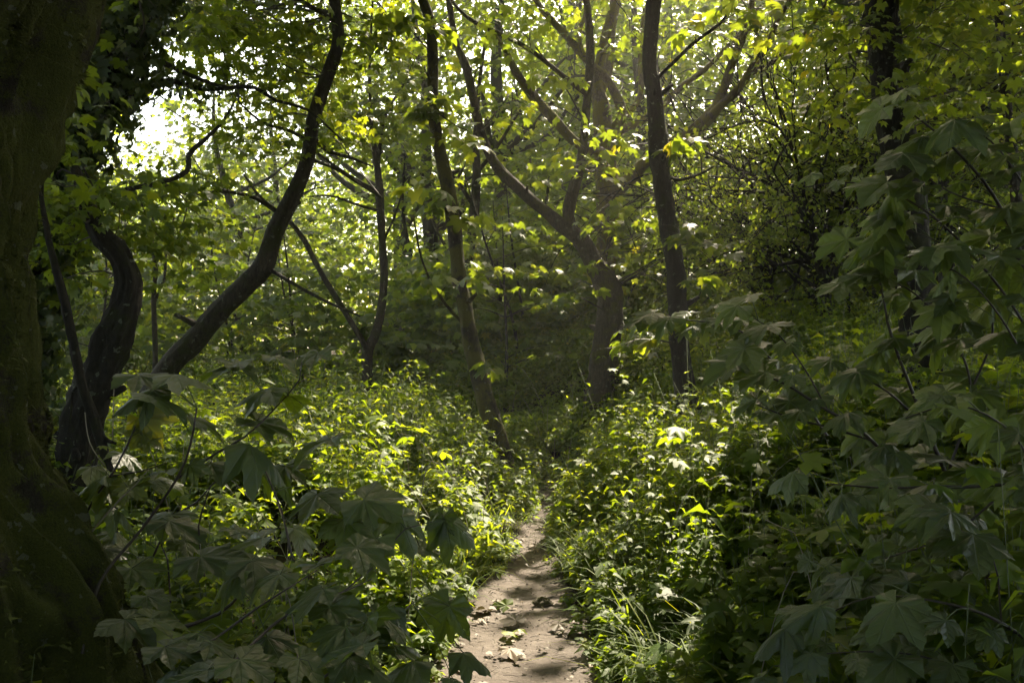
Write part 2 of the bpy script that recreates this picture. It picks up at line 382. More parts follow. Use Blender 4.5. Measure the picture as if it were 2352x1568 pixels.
# ------------------------------------------------------------------ tubes (trunks, limbs, twigs)
def catmull(pts, step):
    pts = np.asarray(pts, float)
    if len(pts) < 3:
        n = max(2, int(np.linalg.norm(pts[-1, :3]-pts[0, :3])/step)+1)
        t = np.linspace(0, 1, n)[:, None]; return pts[0]*(1-t)+pts[-1]*t
    Q = np.vstack([2*pts[0]-pts[1], pts, 2*pts[-1]-pts[-2]]); out = []
    for i in range(1, len(Q)-2):
        p0, p1, p2, p3 = Q[i-1:i+3]
        n = max(1, int(np.linalg.norm(p2[:3]-p1[:3])/step))
        t = (np.arange(n)/n)[:, None]
        out.append(.5*((2*p1)+(-p0+p2)*t+(2*p0-5*p1+4*p2-p3)*t*t+(-p0+3*p1-3*p2+p3)*t**3))
    out.append(Q[-2][None]); return np.vstack(out)
class Tubes:
    def __init__(s): s.V = []; s.F = []; s.n = 0
    def add(s, pts, sides=8, step=.15, rough=0.0, seed=0.0, ridges=0, flare=None, lump=2.5, butt=None):
        """pts rows x,y,z,radius"""
        q = catmull(pts, step); c = q[:, :3]; r = np.maximum(q[:, 3], .0012)
        t = np.gradient(c, axis=0); t /= np.linalg.norm(t, axis=1, keepdims=True)+1e-9
        ref = np.array([1., 0, 0]); 
        if abs(t[0] @ ref) > .9: ref = np.array([0, 1., 0])
        us = []; u = ref-t[0]*(ref @ t[0]); u /= np.linalg.norm(u)
        for i in range(len(c)):
            u = u-t[i]*(u @ t[i]); u = u/(np.linalg.norm(u)+1e-9); us.append(u)
        u = np.array(us); v = np.cross(t, u)
        th = np.linspace(0, 2*math.pi, sides, endpoint=False)
        sl = np.cumsum(np.r_[0, np.linalg.norm(np.diff(c, axis=0), axis=1)])
        R = np.repeat(r[:, None], sides, 1)
        if rough:
            X = np.cos(th)[None]; Y = np.sin(th)[None]; Z = sl[:, None]/np.maximum(r.mean(), .01)
            R = R*(1+rough*1.6*(fbm(X*1.1+seed+5, Y*1.1+seed, Z*.35, 3)-.5))
            if ridges: R = R*(1+rough*.9*(vnoise(X*ridges+seed, Y*ridges+seed, Z*.5)-.5)+rough*.4*(vnoise(X*ridges*3+seed, Y*ridges*3, Z*3)-.5))
        if sides >= 28:
            Zm = sl[:, None]/max(r.mean(), .01)
            R = R*(1+.35*rough*(fbm(X*9+seed, Y*9, Zm*1.6, 3)-.5)+.30*rough*(1-np.abs(2*vnoise(X*14+seed, Y*14, Zm*.9)-1))-.10*rough)
        if butt is not None:
            for (bth, bw, amt, z0) in butt:
                d = np.abs((th[None]-bth+math.pi) % (2*math.pi)-math.pi)
                R = R+amt*np.exp(-(d/bw)**2)*np.clip(1-(sl[:, None])/z0, 0, 1)**2
        V = c[:, None]+R[..., None]*(np.cos(th)[None, :, None]*u[:, None]+np.sin(th)[None, :, None]*v[:, None])
        m = len(c); a = np.arange(m-1)[:, None]*sides; j = np.arange(sides)[None]; jn = (j+1) % sides
        f = np.stack([a+j, a+jn, a+sides+jn, a+sides+j], -1).reshape(-1, 4)
        cap = [c[-1]+t[-1]*r[-1]*.4]
        Vf = np.vstack([V.reshape(-1, 3), cap]); ci = m*sides; l = (m-1)*sides
        cf = np.stack([l+j[0], l+jn[0], np.full(sides, ci), np.full(sides, ci)], -1)
        s.V.append(Vf); s.F.append(f+s.n); s.T = getattr(s, 'T', []); s.T.append(cf[:, :3]+s.n); s.n += len(Vf)
    def build(s, name, mat, parent=None):
        if s.n == 0: return None
        return mesh_obj(name, np.vstack(s.V), [np.vstack(s.F), np.vstack(s.T)], mat, parent)

def limb_px(pts, Y, default_w=None):
    """pts rows (px, py, width_px[, depth]) -> x,y,z,r; missing width carries on, depth Y or list of two (start,end)"""
    out = []; n = len(pts); w_ = default_w
    for i, p in enumerate(pts):
        d = Y if not isinstance(Y, tuple) else Y[0]+(Y[1]-Y[0])*i/max(1, n-1)
        if len(p) > 3: d = p[3]
        out.append([*P(p[0], p[1], d), (p[2] if len(p) > 2 else np.nan)*d/F/2])
    a = np.array(out); r = a[:, 3]; ok = ~np.isnan(r); a[:, 3] = np.interp(np.arange(n), np.nonzero(ok)[0], r[ok])
    return a
def ground_down(a, extra=.25):
    """prepend a root point so that the trunk stands in the ground"""
    b = a[0].copy(); b[2] = float(hg(b[0], b[1]))-extra; b[3] *= 1.25
    if a[0][2]-b[2] < .05: return a
    k = a[0].copy(); k[2] = b[2]+extra+.12; k[3] *= 1.08
    if a[0][2]-k[2] > .25: return np.vstack([b, k, a])
    return np.vstack([b, a])
def spray_twigs(tb, cens, skel, r0=.010, maxd=4.0, sides=4):
    """thin curved twigs from the nearest limb point to every spray centre"""
    sk = skel[:, :3]
    for c in cens:
        d = np.linalg.norm(sk-c, axis=1)+.6*np.maximum(0, sk[:, 2]-c[2])
        j = int(np.argmin(d)); L_ = np.linalg.norm(sk[j]-c)
        if L_ > maxd or L_ < .15: continue
        a = sk[j]; m1 = a*.6+c*.4+rng.normal(0, .08*L_, 3); m2 = a*.25+c*.75+rng.normal(0, .07*L_, 3); m1[2] += .08*L_; m2[2] += .06*L_
        rr = min(skel[j, 3]*.6, r0*(.6+.5*L_))
        tb.add(np.array([[*a, rr], [*m1, rr*.75], [*m2, rr*.5], [*c, rr*.22]]), sides, L_/7)
        for q in range(2):
            e = c+rng.normal(0, .28, 3)*np.array([1, 1, .35])
            tb.add(np.array([[*m2, rr*.4], [*((m2+e)/2+rng.normal(0, .04, 3)), rr*.3], [*e, rr*.15]]), 3, L_/5)

ALLSK = {}
def tree(label, trunk, limbs=(), mat=None, cat='tree', group=None, clumps=None, crown=None, name='sycamore_tree',
         rough=.22, ridges=5, leafm=None, leaf_size=.14, temps=None, per=26, twig_r=.010, sides=20, step=.10, butt=None, ground=True, flat=.35, crad=.5, tilt=.4, maxd=4.0, lo_open=True):
    mat = mat or M_bark; leafm = leafm or M_leaf; temps = temps or T_pal
    if ground: trunk = ground_down(trunk)
    seed = float(rng.random()*50)
    base = trunk[0, :3].copy(); base[2] = float(hg(base[0], base[1]))
    root = empty(name, base, label, cat, group)
    tb = Tubes(); tb.add(trunk, sides, step, rough, seed, ridges, butt=butt); tb.build('trunk', mat, root)
    sk = [catmull(trunk, .25)]
    if sides >= 28:
        tk_ = catmull(trunk, .1)
        for k_ in range(5):
            p_ = tk_[int(rng.uniform(.12, .6)*len(tk_))]; a_ = rng.random()*6.28; d_ = np.array([math.cos(a_), math.sin(a_), .35+.4*rng.random()]); L_ = p_[3]*(1.2+rng.random()*1.6)
            t3 = Tubes(); t3.add(np.array([[*(p_[:3]-d_*p_[3]*.3), p_[3]*.55], [*(p_[:3]+d_*p_[3]*.75), p_[3]*.36], [*(p_[:3]+d_*L_), p_[3]*.20]]), 10, .03, .35, seed+k_, 4); t3.build('branch_stub', mat, root)
    for lm in limbs:
        t2 = Tubes(); t2.add(lm, max(8, sides//2), step, rough, seed+3, ridges); t2.build('limb', mat, root); sk.append(catmull(lm, .25))
    skel = np.vstack(sk)
    cens = [] if clumps is None else [np.asarray(clumps, float)]
    if crown is not None:
        n, zlo, spread = crown[:3]
        cand = skel[skel[:, 2] > zlo]
        if len(cand):
            wgt = 1/(cand[:, 3]+.02); wgt = wgt/wgt.sum()
            j = rng.choice(len(cand), n, p=wgt)
            o = rng.normal(0, 1, (n, 3)); o /= np.linalg.norm(o, axis=1, keepdims=True); o *= (spread*rng.random((n, 1))**.6); o[:, 2] = o[:, 2]*.6+.15*spread
            cens.append(cand[j, :3]+o)
    if cens:
        cens = np.vstack(cens)
        lv = Leaves(); clump_leaves(lv, temps, cens, crad*(.7+.6*rng.random(len(cens))), flat, per, leaf_size, tilt)
        lv.build('crown', leafm, root)
        tw = Tubes(); spray_twigs(tw, cens, skel, twig_r, maxd); tw.build('twigs', M_twig if mat is not M_bark_far else M_bark_far, root)
    return root, skel

exec_order = []
# ================================================================== SETTING: ground, path
def grid_obj(name, xs, ys, zf, mat):
    X, Y = np.meshgrid(xs, ys); Z = zf(X, Y); n = len(xs); m = len(ys)
    V = np.stack([X.ravel(), Y.ravel(), Z.ravel()], 1)
    i = np.arange(m-1)[:, None]*n+np.arange(n-1)[None]
    return mesh_obj(name, V, np.stack([i, i+1, i+n+1, i+n], -1).reshape(-1, 4), mat)
def nonuni(a, lo, hi, b, fine, coarse):
    return np.unique(np.r_[np.arange(a, lo, coarse), np.arange(lo, hi, fine), np.arange(hi, b+coarse, coarse)])
def zg(x, y):
    return hg(x, y)-.07*(1-sstep(-.10, .03, pdist(x, y)))
tag(grid_obj('ground', nonuni(-70, -4, 5, 70, .05, 1.5), nonuni(-25, 1, 15, 95, .08, 1.5), zg, M_soil), 'dark woodland soil under the plants', 'ground', kind='structure')
ys = np.arange(-6, 18, .05); tt = np.linspace(-.06, 1.06, 26)
Yp = np.repeat(ys[:, None], len(tt), 1); l = pxl(ys)[:, None]; r = pxr(ys)[:, None]
wob = .05*(vnoise(ys*2.3, 1.0)-.5)[:, None]; wob2 = .06*(vnoise(ys*2.9, 7.0)-.5)[:, None]
Xp = (l+wob)*(1-tt[None])+(r+wob2)*tt[None]
Zp = hg(Xp, Yp)+.006-.02*np.sin(np.clip(tt, 0, 1)*math.pi)[None]+.022*(fbm(Xp*5, Yp*5, 0, 4)-.5)
Zp = np.where((tt[None] < 0) | (tt[None] > 1), Zp-.03, Zp)
n = len(tt); i = np.arange(len(ys)-1)[:, None]*n+np.arange(n-1)[None]
tag(mesh_obj('path', np.stack([Xp.ravel(), Yp.ravel(), Zp.ravel()], 1), np.stack([i, i+1, i+n+1, i+n], -1).reshape(-1, 4), M_path),
    'narrow trodden earth footpath with fallen leaves', 'path', kind='structure')
def zpath(x, y): return float(hg(x, y))+.004

# ================================================================== TREES one by one (from the photograph)
def q(f, *pts):
    return [(*f(p[0], p[1]), *p[2:]) for p in pts]
LIMB = limb_px
# --- huge mossy trunk at the left edge
Yb = 2.5
tr = np.array([[-1.50, 2.45, -.15, .66], [-1.52, 2.45, .15, .57], [-1.55, 2.47, .45, .53], [-1.58, 2.5, .66, .50], [-1.62, 2.5, .92, .465], [-1.66, 2.5, 1.17, .425], [-1.69, 2.5, 1.48, .40], [-1.71, 2.5, 1.85, .385],
               [-1.65, 2.5, 2.27, .385], [-1.55, 2.5, 2.58, .39], [-1.43, 2.52, 2.9, .385], [-1.2, 2.7, 4.2, .34], [-1.0, 3.1, 6.0, .28], [-1.1, 3.4, 8.0, .18]])
tr[:, 0] -= np.interp(tr[:, 2], [0, .7, 1.1, 1.5, 2.6, 4], [.03, .10, .16, .16, .16, .1])
root = empty('sycamore_tree', (-1.52, 2.45, 0.1), 'huge old tree trunk thick with green moss filling the left edge of the photo', 'tree')
tb = Tubes(); tb.add(tr, 260, .014, .36, 3.3, 9, butt=[(.15, .32, .14, 1.3), (-1.2, .35, .16, .9), (2.6, .5, .2, 1.0)])
big = tb.build('trunk', M_bark_big, root)
# moss tufts standing off the bark
Vb = np.vstack(tb.V); nb = len(Vb)-1; sid = 260
idx = rng.integers(0, nb, 130000); pv = Vb[idx]
ring = idx//sid; cen = Vb[:nb].reshape(-1, sid, 3).mean(1)[ring]
out_ = pv-cen; out_ /= np.linalg.norm(out_, axis=1, keepdims=True)+1e-6
keep = (pv[:, 2] < 4.2) & (pv[:, 1] < 2.75) & (fbm(pv[:, 0]*7, pv[:, 1]*7, pv[:, 2]*5, 3) > .36) 
pv, out_ = pv[keep], out_[keep]; k = len(pv)
T_tuft = [(np.array([[0, .18, 0], [0, -.18, 0], [1, 0, .1]]), np.array([[0, 1, 2]]))]
lv = Leaves(); lv.add(T_tuft, pv-out_*.002, out_+rng.normal(0, .6, (k, 3))-np.array([0, 0, .25]), rng.normal(0, 1, (k, 3)), .010+.020*rng.random(k)*sstep(.42, .6, fbm(pv[:, 0]*7, pv[:, 1]*7, pv[:, 2]*5, 3)))
lv.build('moss', M_mosst, root)
for lmb in (np.array([[-1.3, 2.6, 3.7, .16], [-.3, 2.2, 5.2, .12], [1.4, 1.5, 6.8, .08], [3, .8, 7.5, .04]]), np.array([[-1.2, 2.8, 4.5, .16], [-2.6, 4.0, 6.0, .12], [-3.6, 5.8, 7.5, .06]])):
    t2 = Tubes(); t2.add(lmb, 16, .1, .2, 3, 5); t2.build('limb', M_bark_big, root)

# --- ivy clad leaning tree behind it
Y2 = 6.6
trk = LIMB([(30, 1150, 110), (45, 800, 100), (90, 560, 90), (140, 380, 82), (205, 220, 80), (270, 90, 80), (335, -20, 80), (430, -200, 75), (560, -500, 60)], Y2)
lm = LIMB(q(qa, (430, 520, 40), (500, 480, 34), (640, 410, 26), (780, 370, 15), (930, 410, 10), (1050, 400, 9), (1160, 400, 9), (1260, 460, 8), (1400, 500, 6), (1560, 640, 4)), (6.6, 8.2))
lm2 = LIMB(q(qa, (560, 250, 20), (700, 270, 14), (860, 340, 10), (990, 390, 8), (1080, 400, 5)), (6.6, 7.6))
cl = [P(x, y, d) for x, y, d in ((230, 450, 6.2), (360, 20, 5.8), (210, 460, 6.6), (180, 520, 6.3), (200, 400, 6.2), (120, 640, 6.4))]
r_ivy, sk_ivy = tree('dark leaning tree wrapped in ivy behind the huge mossy trunk', trk, [lm, lm2], M_bark_dk, clumps=cl, crown=(22, 6.2, 1.8), name='ivy_clad_tree', leaf_size=.07, temps=T_mid)
iv = Leaves()
def ivy_on(skel, lo, hi, dens, puff, keepf=None, size=.075):
    s = skel[(skel[:, 2] > lo) & (skel[:, 2] < hi)]
    for k_ in range(len(s)):
        nn = int(dens*(s[k_, 3]+puff*.4)*8); a = rng.normal(0, 1, (nn, 3)); a /= np.linalg.norm(a, axis=1, keepdims=True)
        a[:, :] *= (s[k_, 3]*.95+puff*rng.random((nn, 1))**1.6); pos = s[k_, :3]+a+rng.normal(0, .05, (nn, 3))
        tip, up = rand_dirs(nn, .4); up = a*1.5/np.linalg.norm(a, axis=1, keepdims=True)+rng.normal(0, .4, (nn, 3)); tip[:, 2] -= .8
        iv.add(T_pal, pos, tip, up, size*(.6+.7*rng.random(nn)))
ivy_on(catmull(trk, .06), -1, 9, 80, .26, size=.06)
ivy_on(catmull(lm[:5], .06), -1, 9, 34, .07, size=.05)
iv.build('ivy', M_ivy, r_ivy)

# --- twisted tree behind the huge trunk
trk = LIMB([(170, 1240, 62), (172, 1120, 62), *q(qd, (360, 480, 74), (380, 380, 74), (440, 200, 76), (505, 10, 74)), *q(qa, (560, 1420, 58), (592, 1290, 52), (545, 1170, 48), (470, 1090, 44), (415, 990, 34), (380, 870, 26), (340, 760, 18))], 5.6)
l1 = LIMB(q(qa, (440, 1040, 16), (460, 980, 9), (440, 900, 8), (415, 840, 6), (380, 760, 4)), 5.6)
l2 = LIMB(q(qa, (400, 960, 18), (470, 900, 14), (600, 860, 12), (740, 830, 10), (850, 780, 12), (865, 700, 11), (940, 630, 9), (1020, 550, 6), (1070, 460, 4)), (5.6, 8.2))
cl = [P(x, y, d) for x, y, d in ((150, 430, 5.4), (190, 440, 5.8), (250, 450, 6), (210, 470, 5.4), (330, 440, 6.2), (390, 460, 6.6), (170, 560, 5.9), (450, 540, 7), (300, 520, 6.2), (250, 560, 6.4), (420, 620, 7), (380, 560, 6.6), (540, 250, 8), (500, 190, 8.1), (420, 400, 7), (480, 420, 7.5), (150, 640, 5.8), (130, 480, 5.2))]
tree('gnarled tree with a swollen twisted grey trunk right of the huge mossy trunk', trk, [l1, l2], M_bark_dk, clumps=cl, name='twisted_tree', rough=.42, ridges=5, leaf_size=.06, temps=T_mid+T_pal, sides=32, step=.05, per=52, crad=.42)
# --- thin crooked stem beside it with a snapped snag
trk = LIMB([*q(qd, (520, 640, 16), (480, 520, 21), (430, 360, 23), (375, 210, 23)), *q(qa, (335, 1560, 21), (285, 1340, 20), (235, 1150, 15), (210, 1020, 13), (190, 900, 10), (200, 700, 8), (260, 560, 6))], 4.6)
sn = LIMB(q(qd, (435, 390, 10), (470, 440, 9), (500, 462, 10), (531, 472, 6)), 4.6)
sn2 = LIMB(q(qd, (362, 200, 8), (330, 240, 7), (325, 330, 5), (310, 420, 4)), 4.6)
tree('thin crooked dark stem with a pale broken snag against the twisted tree', trk, [sn, sn2], M_bark_dk, crown=(4, 2.6, .5), name='crooked_sapling', rough=.3, ridges=4, leaf_size=.07, temps=T_mid, sides=16, step=.05)

# --- the curved leaning trunk
Y4 = 8.6
trk = LIMB([(205, 1210, 62), (250, 1120, 60), (320, 960, 56), (398, 830, 50), *q(qa, (870, 1568, 50), (1000, 1420, 47), (1120, 1295, 46), (1200, 1210, 46), (1262, 1040, 39), (1332, 900, 36), (1396, 740, 31), (1430, 540, 30), (1490, 350, 30), (1540, 200, 28), (1530, 60, 26), (1515, -60, 24), (1480, -300, 18), (1500, -620, 10))], Y4)
b1 = LIMB(q(qa, (1262, 965, 12), (1170, 905, 10), (1080, 880, 9), (1000, 872, 8), (870, 890, 6), (760, 850, 4)), (8.6, 7.6))
b2 = LIMB(q(qa, (1420, 660, 10), (1330, 600, 8), (1200, 560, 6), (1090, 470, 4)), (8.6, 8.0))
b3 = LIMB(q(qa, (1225, 1225, 11), (1350, 1300, 8), (1480, 1370, 7), (1640, 1440, 4)), (8.6, 8.0))
b4 = LIMB(q(qa, (1440, 640, 12), (1500, 690, 10), (1600, 720, 7), (1700, 760, 4)), (8.6, 9.2))
b5 = LIMB(q(qa, (1400, 720, 8), (1530, 770, 7), (1640, 840, 6), (1740, 900, 5)), (8.6, 9.6))
b6 = LIMB(q(qa, (1530, 100, 12), (1400, 20, 9), (1200, -80, 6)), (8.6, 7.8))
cl = [P(x, y, 9+2.5*rng.random()) for x, y in zip(rng.uniform(380, 745, 26), rng.uniform(-30, 112, 26))]+[P(x, y, 9+2*rng.random()) for x, y in zip(rng.uniform(540, 740, 9), rng.uniform(110, 300, 9))]+[P(*qa(x, y), d) for x, y, d in ((1100, 60, 8.2), (1250, 60, 8), (1350, 160, 8.6), (1400, 280, 8.8), (1000, 110, 8), (1150, 170, 8.3), (900, 60, 7.6), (800, 130, 7.4), (950, 230, 7.8), (1200, 300, 8.4), (1080, 360, 8.2), (1300, 60, 8), (1700, 220, 9), (1640, 120, 9), (1500, 620, 9.3), (1580, 560, 9.5), (1250, 560, 8.2), (1180, 640, 8.2))]
tree('tall dark trunk leaning right and curving upward in the left half', trk, [b1, b2, b3, b4, b5, b6], M_bark, clumps=cl, crown=(34, 5.6, 1.8), rough=.16, ridges=6, leaf_size=.066, temps=T_mid+T_pal, sides=32, step=.06, per=54, name='leaning_sycamore')

# --- forked slender tree mid-left
Y5 = 15
trk = LIMB([(843, 930, 26), (844, 860, 25), (845, 805, 26), (866, 756, 20), (882, 645, 18), (877, 544, 18), (872, 454, 18), (867, 383, 16), (855, 310, 11), (850, 240, 8), (850, 120, 6), (860, -60, 4)], Y5)
f1 = LIMB([(845, 808, 17), (832, 782, 14), (776, 690, 14), (731, 615, 13), (700, 554, 12), (665, 509, 11), (600, 455, 8), (560, 400, 5)], (15, 14))
f2 = LIMB([(870, 445, 10), (820, 415, 9), (781, 390, 8), (726, 350, 6), (690, 330, 4)], (15, 14))
f3 = LIMB([(872, 485, 7), (820, 470, 6), (760, 450, 5), (706, 452, 3)], (15, 14.4))
f4 = LIMB([(868, 385, 10), (874, 322, 9), (889, 257, 7), (930, 190, 4)], (15, 15.4))
f5 = LIMB([(878, 560, 6), (905, 500, 5), (925, 440, 4)], 15)
cl = [P(x, y, 14.5+1.5*rng.random()) for x, y in zip(rng.uniform(740, 980, 12), rng.uniform(120, 330, 12))]
tree('slender tree forking low into a V of two stems, mid-left behind the undergrowth', trk, [f1, f2, f3, f4, f5], M_bark, clumps=cl, crown=(26, 4.8, 1.5), leaf_size=.11, sides=14, per=34, name='forked_sycamore')

# --- mossy slanted trunk by the path
Y6 = 10.2
trk = LIMB([(1158, 1120, 66), (1152, 1055, 52), (1136, 985, 45), (1110, 900, 41), (1083, 790, 36), (1056, 640, 33), (1043, 529, 32), (1028, 428, 32), (1009, 343, 28), (995, 242, 25), (994, 126, 24), (984, 40, 22), (968, -10, 21), (940, -140, 17), (935, -400, 12), (960, -700, 7)], Y6)
g1 = LIMB([(1000, 250, 5), (1020, 270, 4), (1050, 290, 3), (1075, 300, 2)], (10.2, 9.8))
g2 = LIMB([(1060, 740, 7), (1010, 680, 6), (970, 600, 5), (950, 500, 4)], (10.2, 9.6))
cl = [P(x, y, d) for x, y, d in ((1045, 300, 9.8), (1070, 325, 9.9), (985, 250, 10), (968, 235, 10), (1010, 225, 10), (985, 270, 10.2), (1075, 500, 10.1), (1090, 640, 10), (1040, 650, 9.8), (990, 645, 9.6), (970, 430, 10), (1000, 470, 10), (960, 60, 9.8), (900, 40, 9.6), (870, 90, 9.8), (1010, 60, 10.2), (1120, 840, 10))]
lvx = tree('slim mossy trunk leaning left, rooted beside the path, with sunlit edge', trk, [g1, g2], M_bark_moss, clumps=cl, crown=(26, 6.0, 1.6), rough=.18, ridges=5, leaf_size=.15, temps=T_mid, per=9, crad=.26, sides=28, step=.06, name='mossy_sycamore')

# --- the forked tree in the centre right
Y7 = 13.2
trk = LIMB([(1380, 960, 86), (1384, 890, 76), (1392, 800, 62), (1400, 720, 58), (1398, 665, 58), (1365, 605, 44), (1335, 552, 38), (1300, 524, 33), (1250, 484, 26), (1209, 449, 25), (1159, 403, 24), (1129, 363, 22), (1104, 302, 20), (1085, 217, 18), (1070, 151, 18), (1048, 101, 15), (1035, 30, 14), (1030, -60, 12), (1050, -300, 8)], Y7)
h1 = LIMB([(1325, 545, 26), (1306, 500, 27), (1313, 448, 28), (1330, 393, 23), (1340, 328, 19), (1348, 237, 19), (1356, 126, 20), (1350, 25, 16), (1345, -60, 14), (1370, -300, 8)], Y7)
h2 = LIMB([(1345, 215, 12), (1300, 180, 11), (1219, 116, 10), (1154, 81, 10), (1088, 50, 9), (1048, 15, 7), (1000, -60, 4)], (13.2, 12.6))
CL7 = 1
cl = [P(x, y, 11.8+1.2*rng.random()) for x, y in ((1340, 280), (1370, 300), (1400, 310), (1430, 300), (1310, 340), (1350, 350), (1400, 345), (1370, 380), (1420, 330), (1450, 290), (1330, 375), (1385, 395), (1500, 350), (1560, 330), (1400, 500), (1440, 480), (1380, 520), (1500, 500), (1460, 520), (1360, 500), (1420, 470), (1380, 600), (1440, 590), (1320, 680), (1350, 660), (1480, 770), (1500, 745), (1240, 230), (1200, 260), (1180, 100), (1120, 60), (1150, 140), (1230, 60), (1250, 180), (1100, 90), (1330, 180), (1300, 250), (1170, 240), (1130, 250), (1600, 540), (1580, 560), (1620, 660), (1590, 640), (1480, 790), (1530, 760))]
tree('thick trunk splitting into two long curving limbs, centre right behind the undergrowth', trk, [h1, h2], M_bark_brown, clumps=cl, crown=(12, 6.2, 1.6), rough=.2, ridges=6, leaf_size=.12, temps=T_mid, per=9, crad=.33, sides=32, step=.07, name='sycamore_tree')

# --- the big many-limbed sycamore behind it, moss gold in the sun
Y8 = 15.6
trk = LIMB([(1400, 890, 60), (1395, 760, 52), (1391, 630, 45), (1393, 504, 42), (1396, 444, 50), (1393, 393, 48), (1385, 300, 44), (1381, 240, 38), (1372, 190, 24), (1391, 86, 22), (1411, 0, 18), (1430, -200, 10)], Y8)
K = [LIMB([(1385, 345, 26), (1330, 333, 22), (1280, 282, 24), (1230, 227, 24), (1184, 166, 18), (1160, 115, 12), (1120, 60, 7)], (15.6, 14.4)),
     LIMB([(1400, 445, 34), (1421, 434, 31), (1456, 403, 30), (1487, 368, 28), (1537, 333, 27), (1587, 307, 33), (1638, 258, 28), (1663, 202, 21), (1688, 126, 19), (1713, 66, 17), (1728, 0, 14), (1740, -160, 8)], (15.6, 12.3)),
     LIMB([(1630, 268, 20), (1698, 202, 19), (1730, 150, 16), (1764, 106, 14), (1784, 50, 12), (1814, 0, 11), (1840, -80, 7)], (13.0, 12.2)),
     LIMB([(1728, 168, 12), (1745, 158, 12), (1779, 141, 12), (1824, 101, 10), (1864, 60, 8), (1895, 10, 6), (1910, -60, 4)], (12.8, 12.4)),
     LIMB([(1400, 320, 22), (1441, 292, 18), (1482, 272, 17), (1522, 242, 15), (1562, 202, 14), (1612, 166, 12), (1643, 136, 11), (1700, 76, 8), (1740, 20, 5)], (15.6, 14.9)),
     LIMB([(1395, 310, 20), (1416, 287, 16), (1451, 252, 14), (1472, 212, 14), (1470, 120, 10), (1480, 20, 7)], (15.6, 16)),
     LIMB([(1405, 300, 24), (1429, 270, 22), (1421, 232, 22), (1396, 186, 20), (1372, 160, 18), (1340, 131, 16), (1305, 86, 17), (1260, 40, 15), (1230, 0, 12), (1200, -60, 8)], (15.6, 14.9)),
     LIMB([(1372, 240, 22), (1400, 150, 20), (1405, 80, 16), (1418, 0, 14), (1430, -90, 9)], (15.6, 16)),
     LIMB([(1340, 131, 12), (1330, 80, 10), (1345, 20, 8), (1320, -60, 5)], (15.1, 15.3))]
cl = [P(x, y, 14+3*rng.random()) for x, y in zip(rng.uniform(1180, 1900, 34), rng.uniform(-20, 130, 34))]
tree('many-limbed old sycamore with gold-lit mossy boughs spreading behind the forked trunk', trk, K, M_bark_sunlit, clumps=cl, crown=(40, 7.8, 1.8), rough=.24, ridges=5, leaf_size=.13, temps=T_mid, per=15, crad=.5, sides=28, step=.09, name='sycamore_tree')

# --- straight trunk right of centre
Y9 = 10.8
trk = LIMB([(1590, 960, 62), (1576, 905, 50), (1560, 790, 43), (1552, 630, 41), (1533, 504, 40), (1519, 403, 41), (1512, 335, 45), (1504, 227, 34), (1492, 141, 31), (1498, 50, 31), (1502, 0, 33), (1505, -100, 26), (1530, -400, 18), (1500, -800, 9)], Y9)
m1 = LIMB([(1510, 180, 9), (1592, 101, 8), (1658, 50, 7), (1683, 0, 6), (1700, -60, 4)], (10.8, 10.2))
m2 = LIMB([(1535, 405, 7), (1562, 413, 7), (1612, 398, 6), (1640, 382, 3)], (10.8, 10.4))
cl = [P(x, y, d) for x, y, d in ((1580, 320, 10.4), (1560, 340, 10.6), (1600, 530, 10.4), (1640, 560, 10.3), (1580, 545, 10.5), (1600, 640, 10.4), (1480, 745, 10), (1530, 730, 10), (1450, 790, 9.8), (1580, 750, 10), (1660, 10, 10.2), (1580, 60, 10.4), (1720, 60, 10.2), (1760, 20, 10), (1640, 100, 10.4), (1800, 80, 10))]
tree('upright dark knobbly trunk right of centre standing in the sunlit undergrowth', trk, [m1, m2], M_bark_dk, clumps=cl, crown=(26, 6.0, 1.6), rough=.26, ridges=6, leaf_size=.14, temps=T_mid, per=10, crad=.28, sides=32, step=.05, name='sycamore_tree')

# --- thick dark trunk at the right
trk = LIMB([(2160, 1300, 100), (2130, 1000, 90), (2105, 700, 84), (2091, 554, 82), (2076, 403, 80), (2051, 252, 76), (2033, 101, 72), (2026, 0, 72), (2015, -200, 66), (1980, -600, 44), (1940, -1000, 20)], 8.0)
n1 = LIMB([(2040, -60, 34), (2200, -260, 26), (2420, -420, 14)], (8, 7)); n2 = LIMB([(2010, -240, 34), (1850, -480, 24), (1700, -640, 12)], (8, 7.6))
cl = [P(x, y, 7.2+1.6*rng.random()) for x, y in zip(rng.uniform(1940, 2300, 22), rng.uniform(-60, 260, 22))]
tree('thick straight dark trunk rising behind the big leaves at the right', trk, [n1, n2], M_bark_dk, clumps=cl, crown=(40, 5.0, 2.6), rough=.14, ridges=9, leaf_size=.08, temps=T_mid+T_pal, per=34, sides=48, step=.05, name='sycamore_tree')

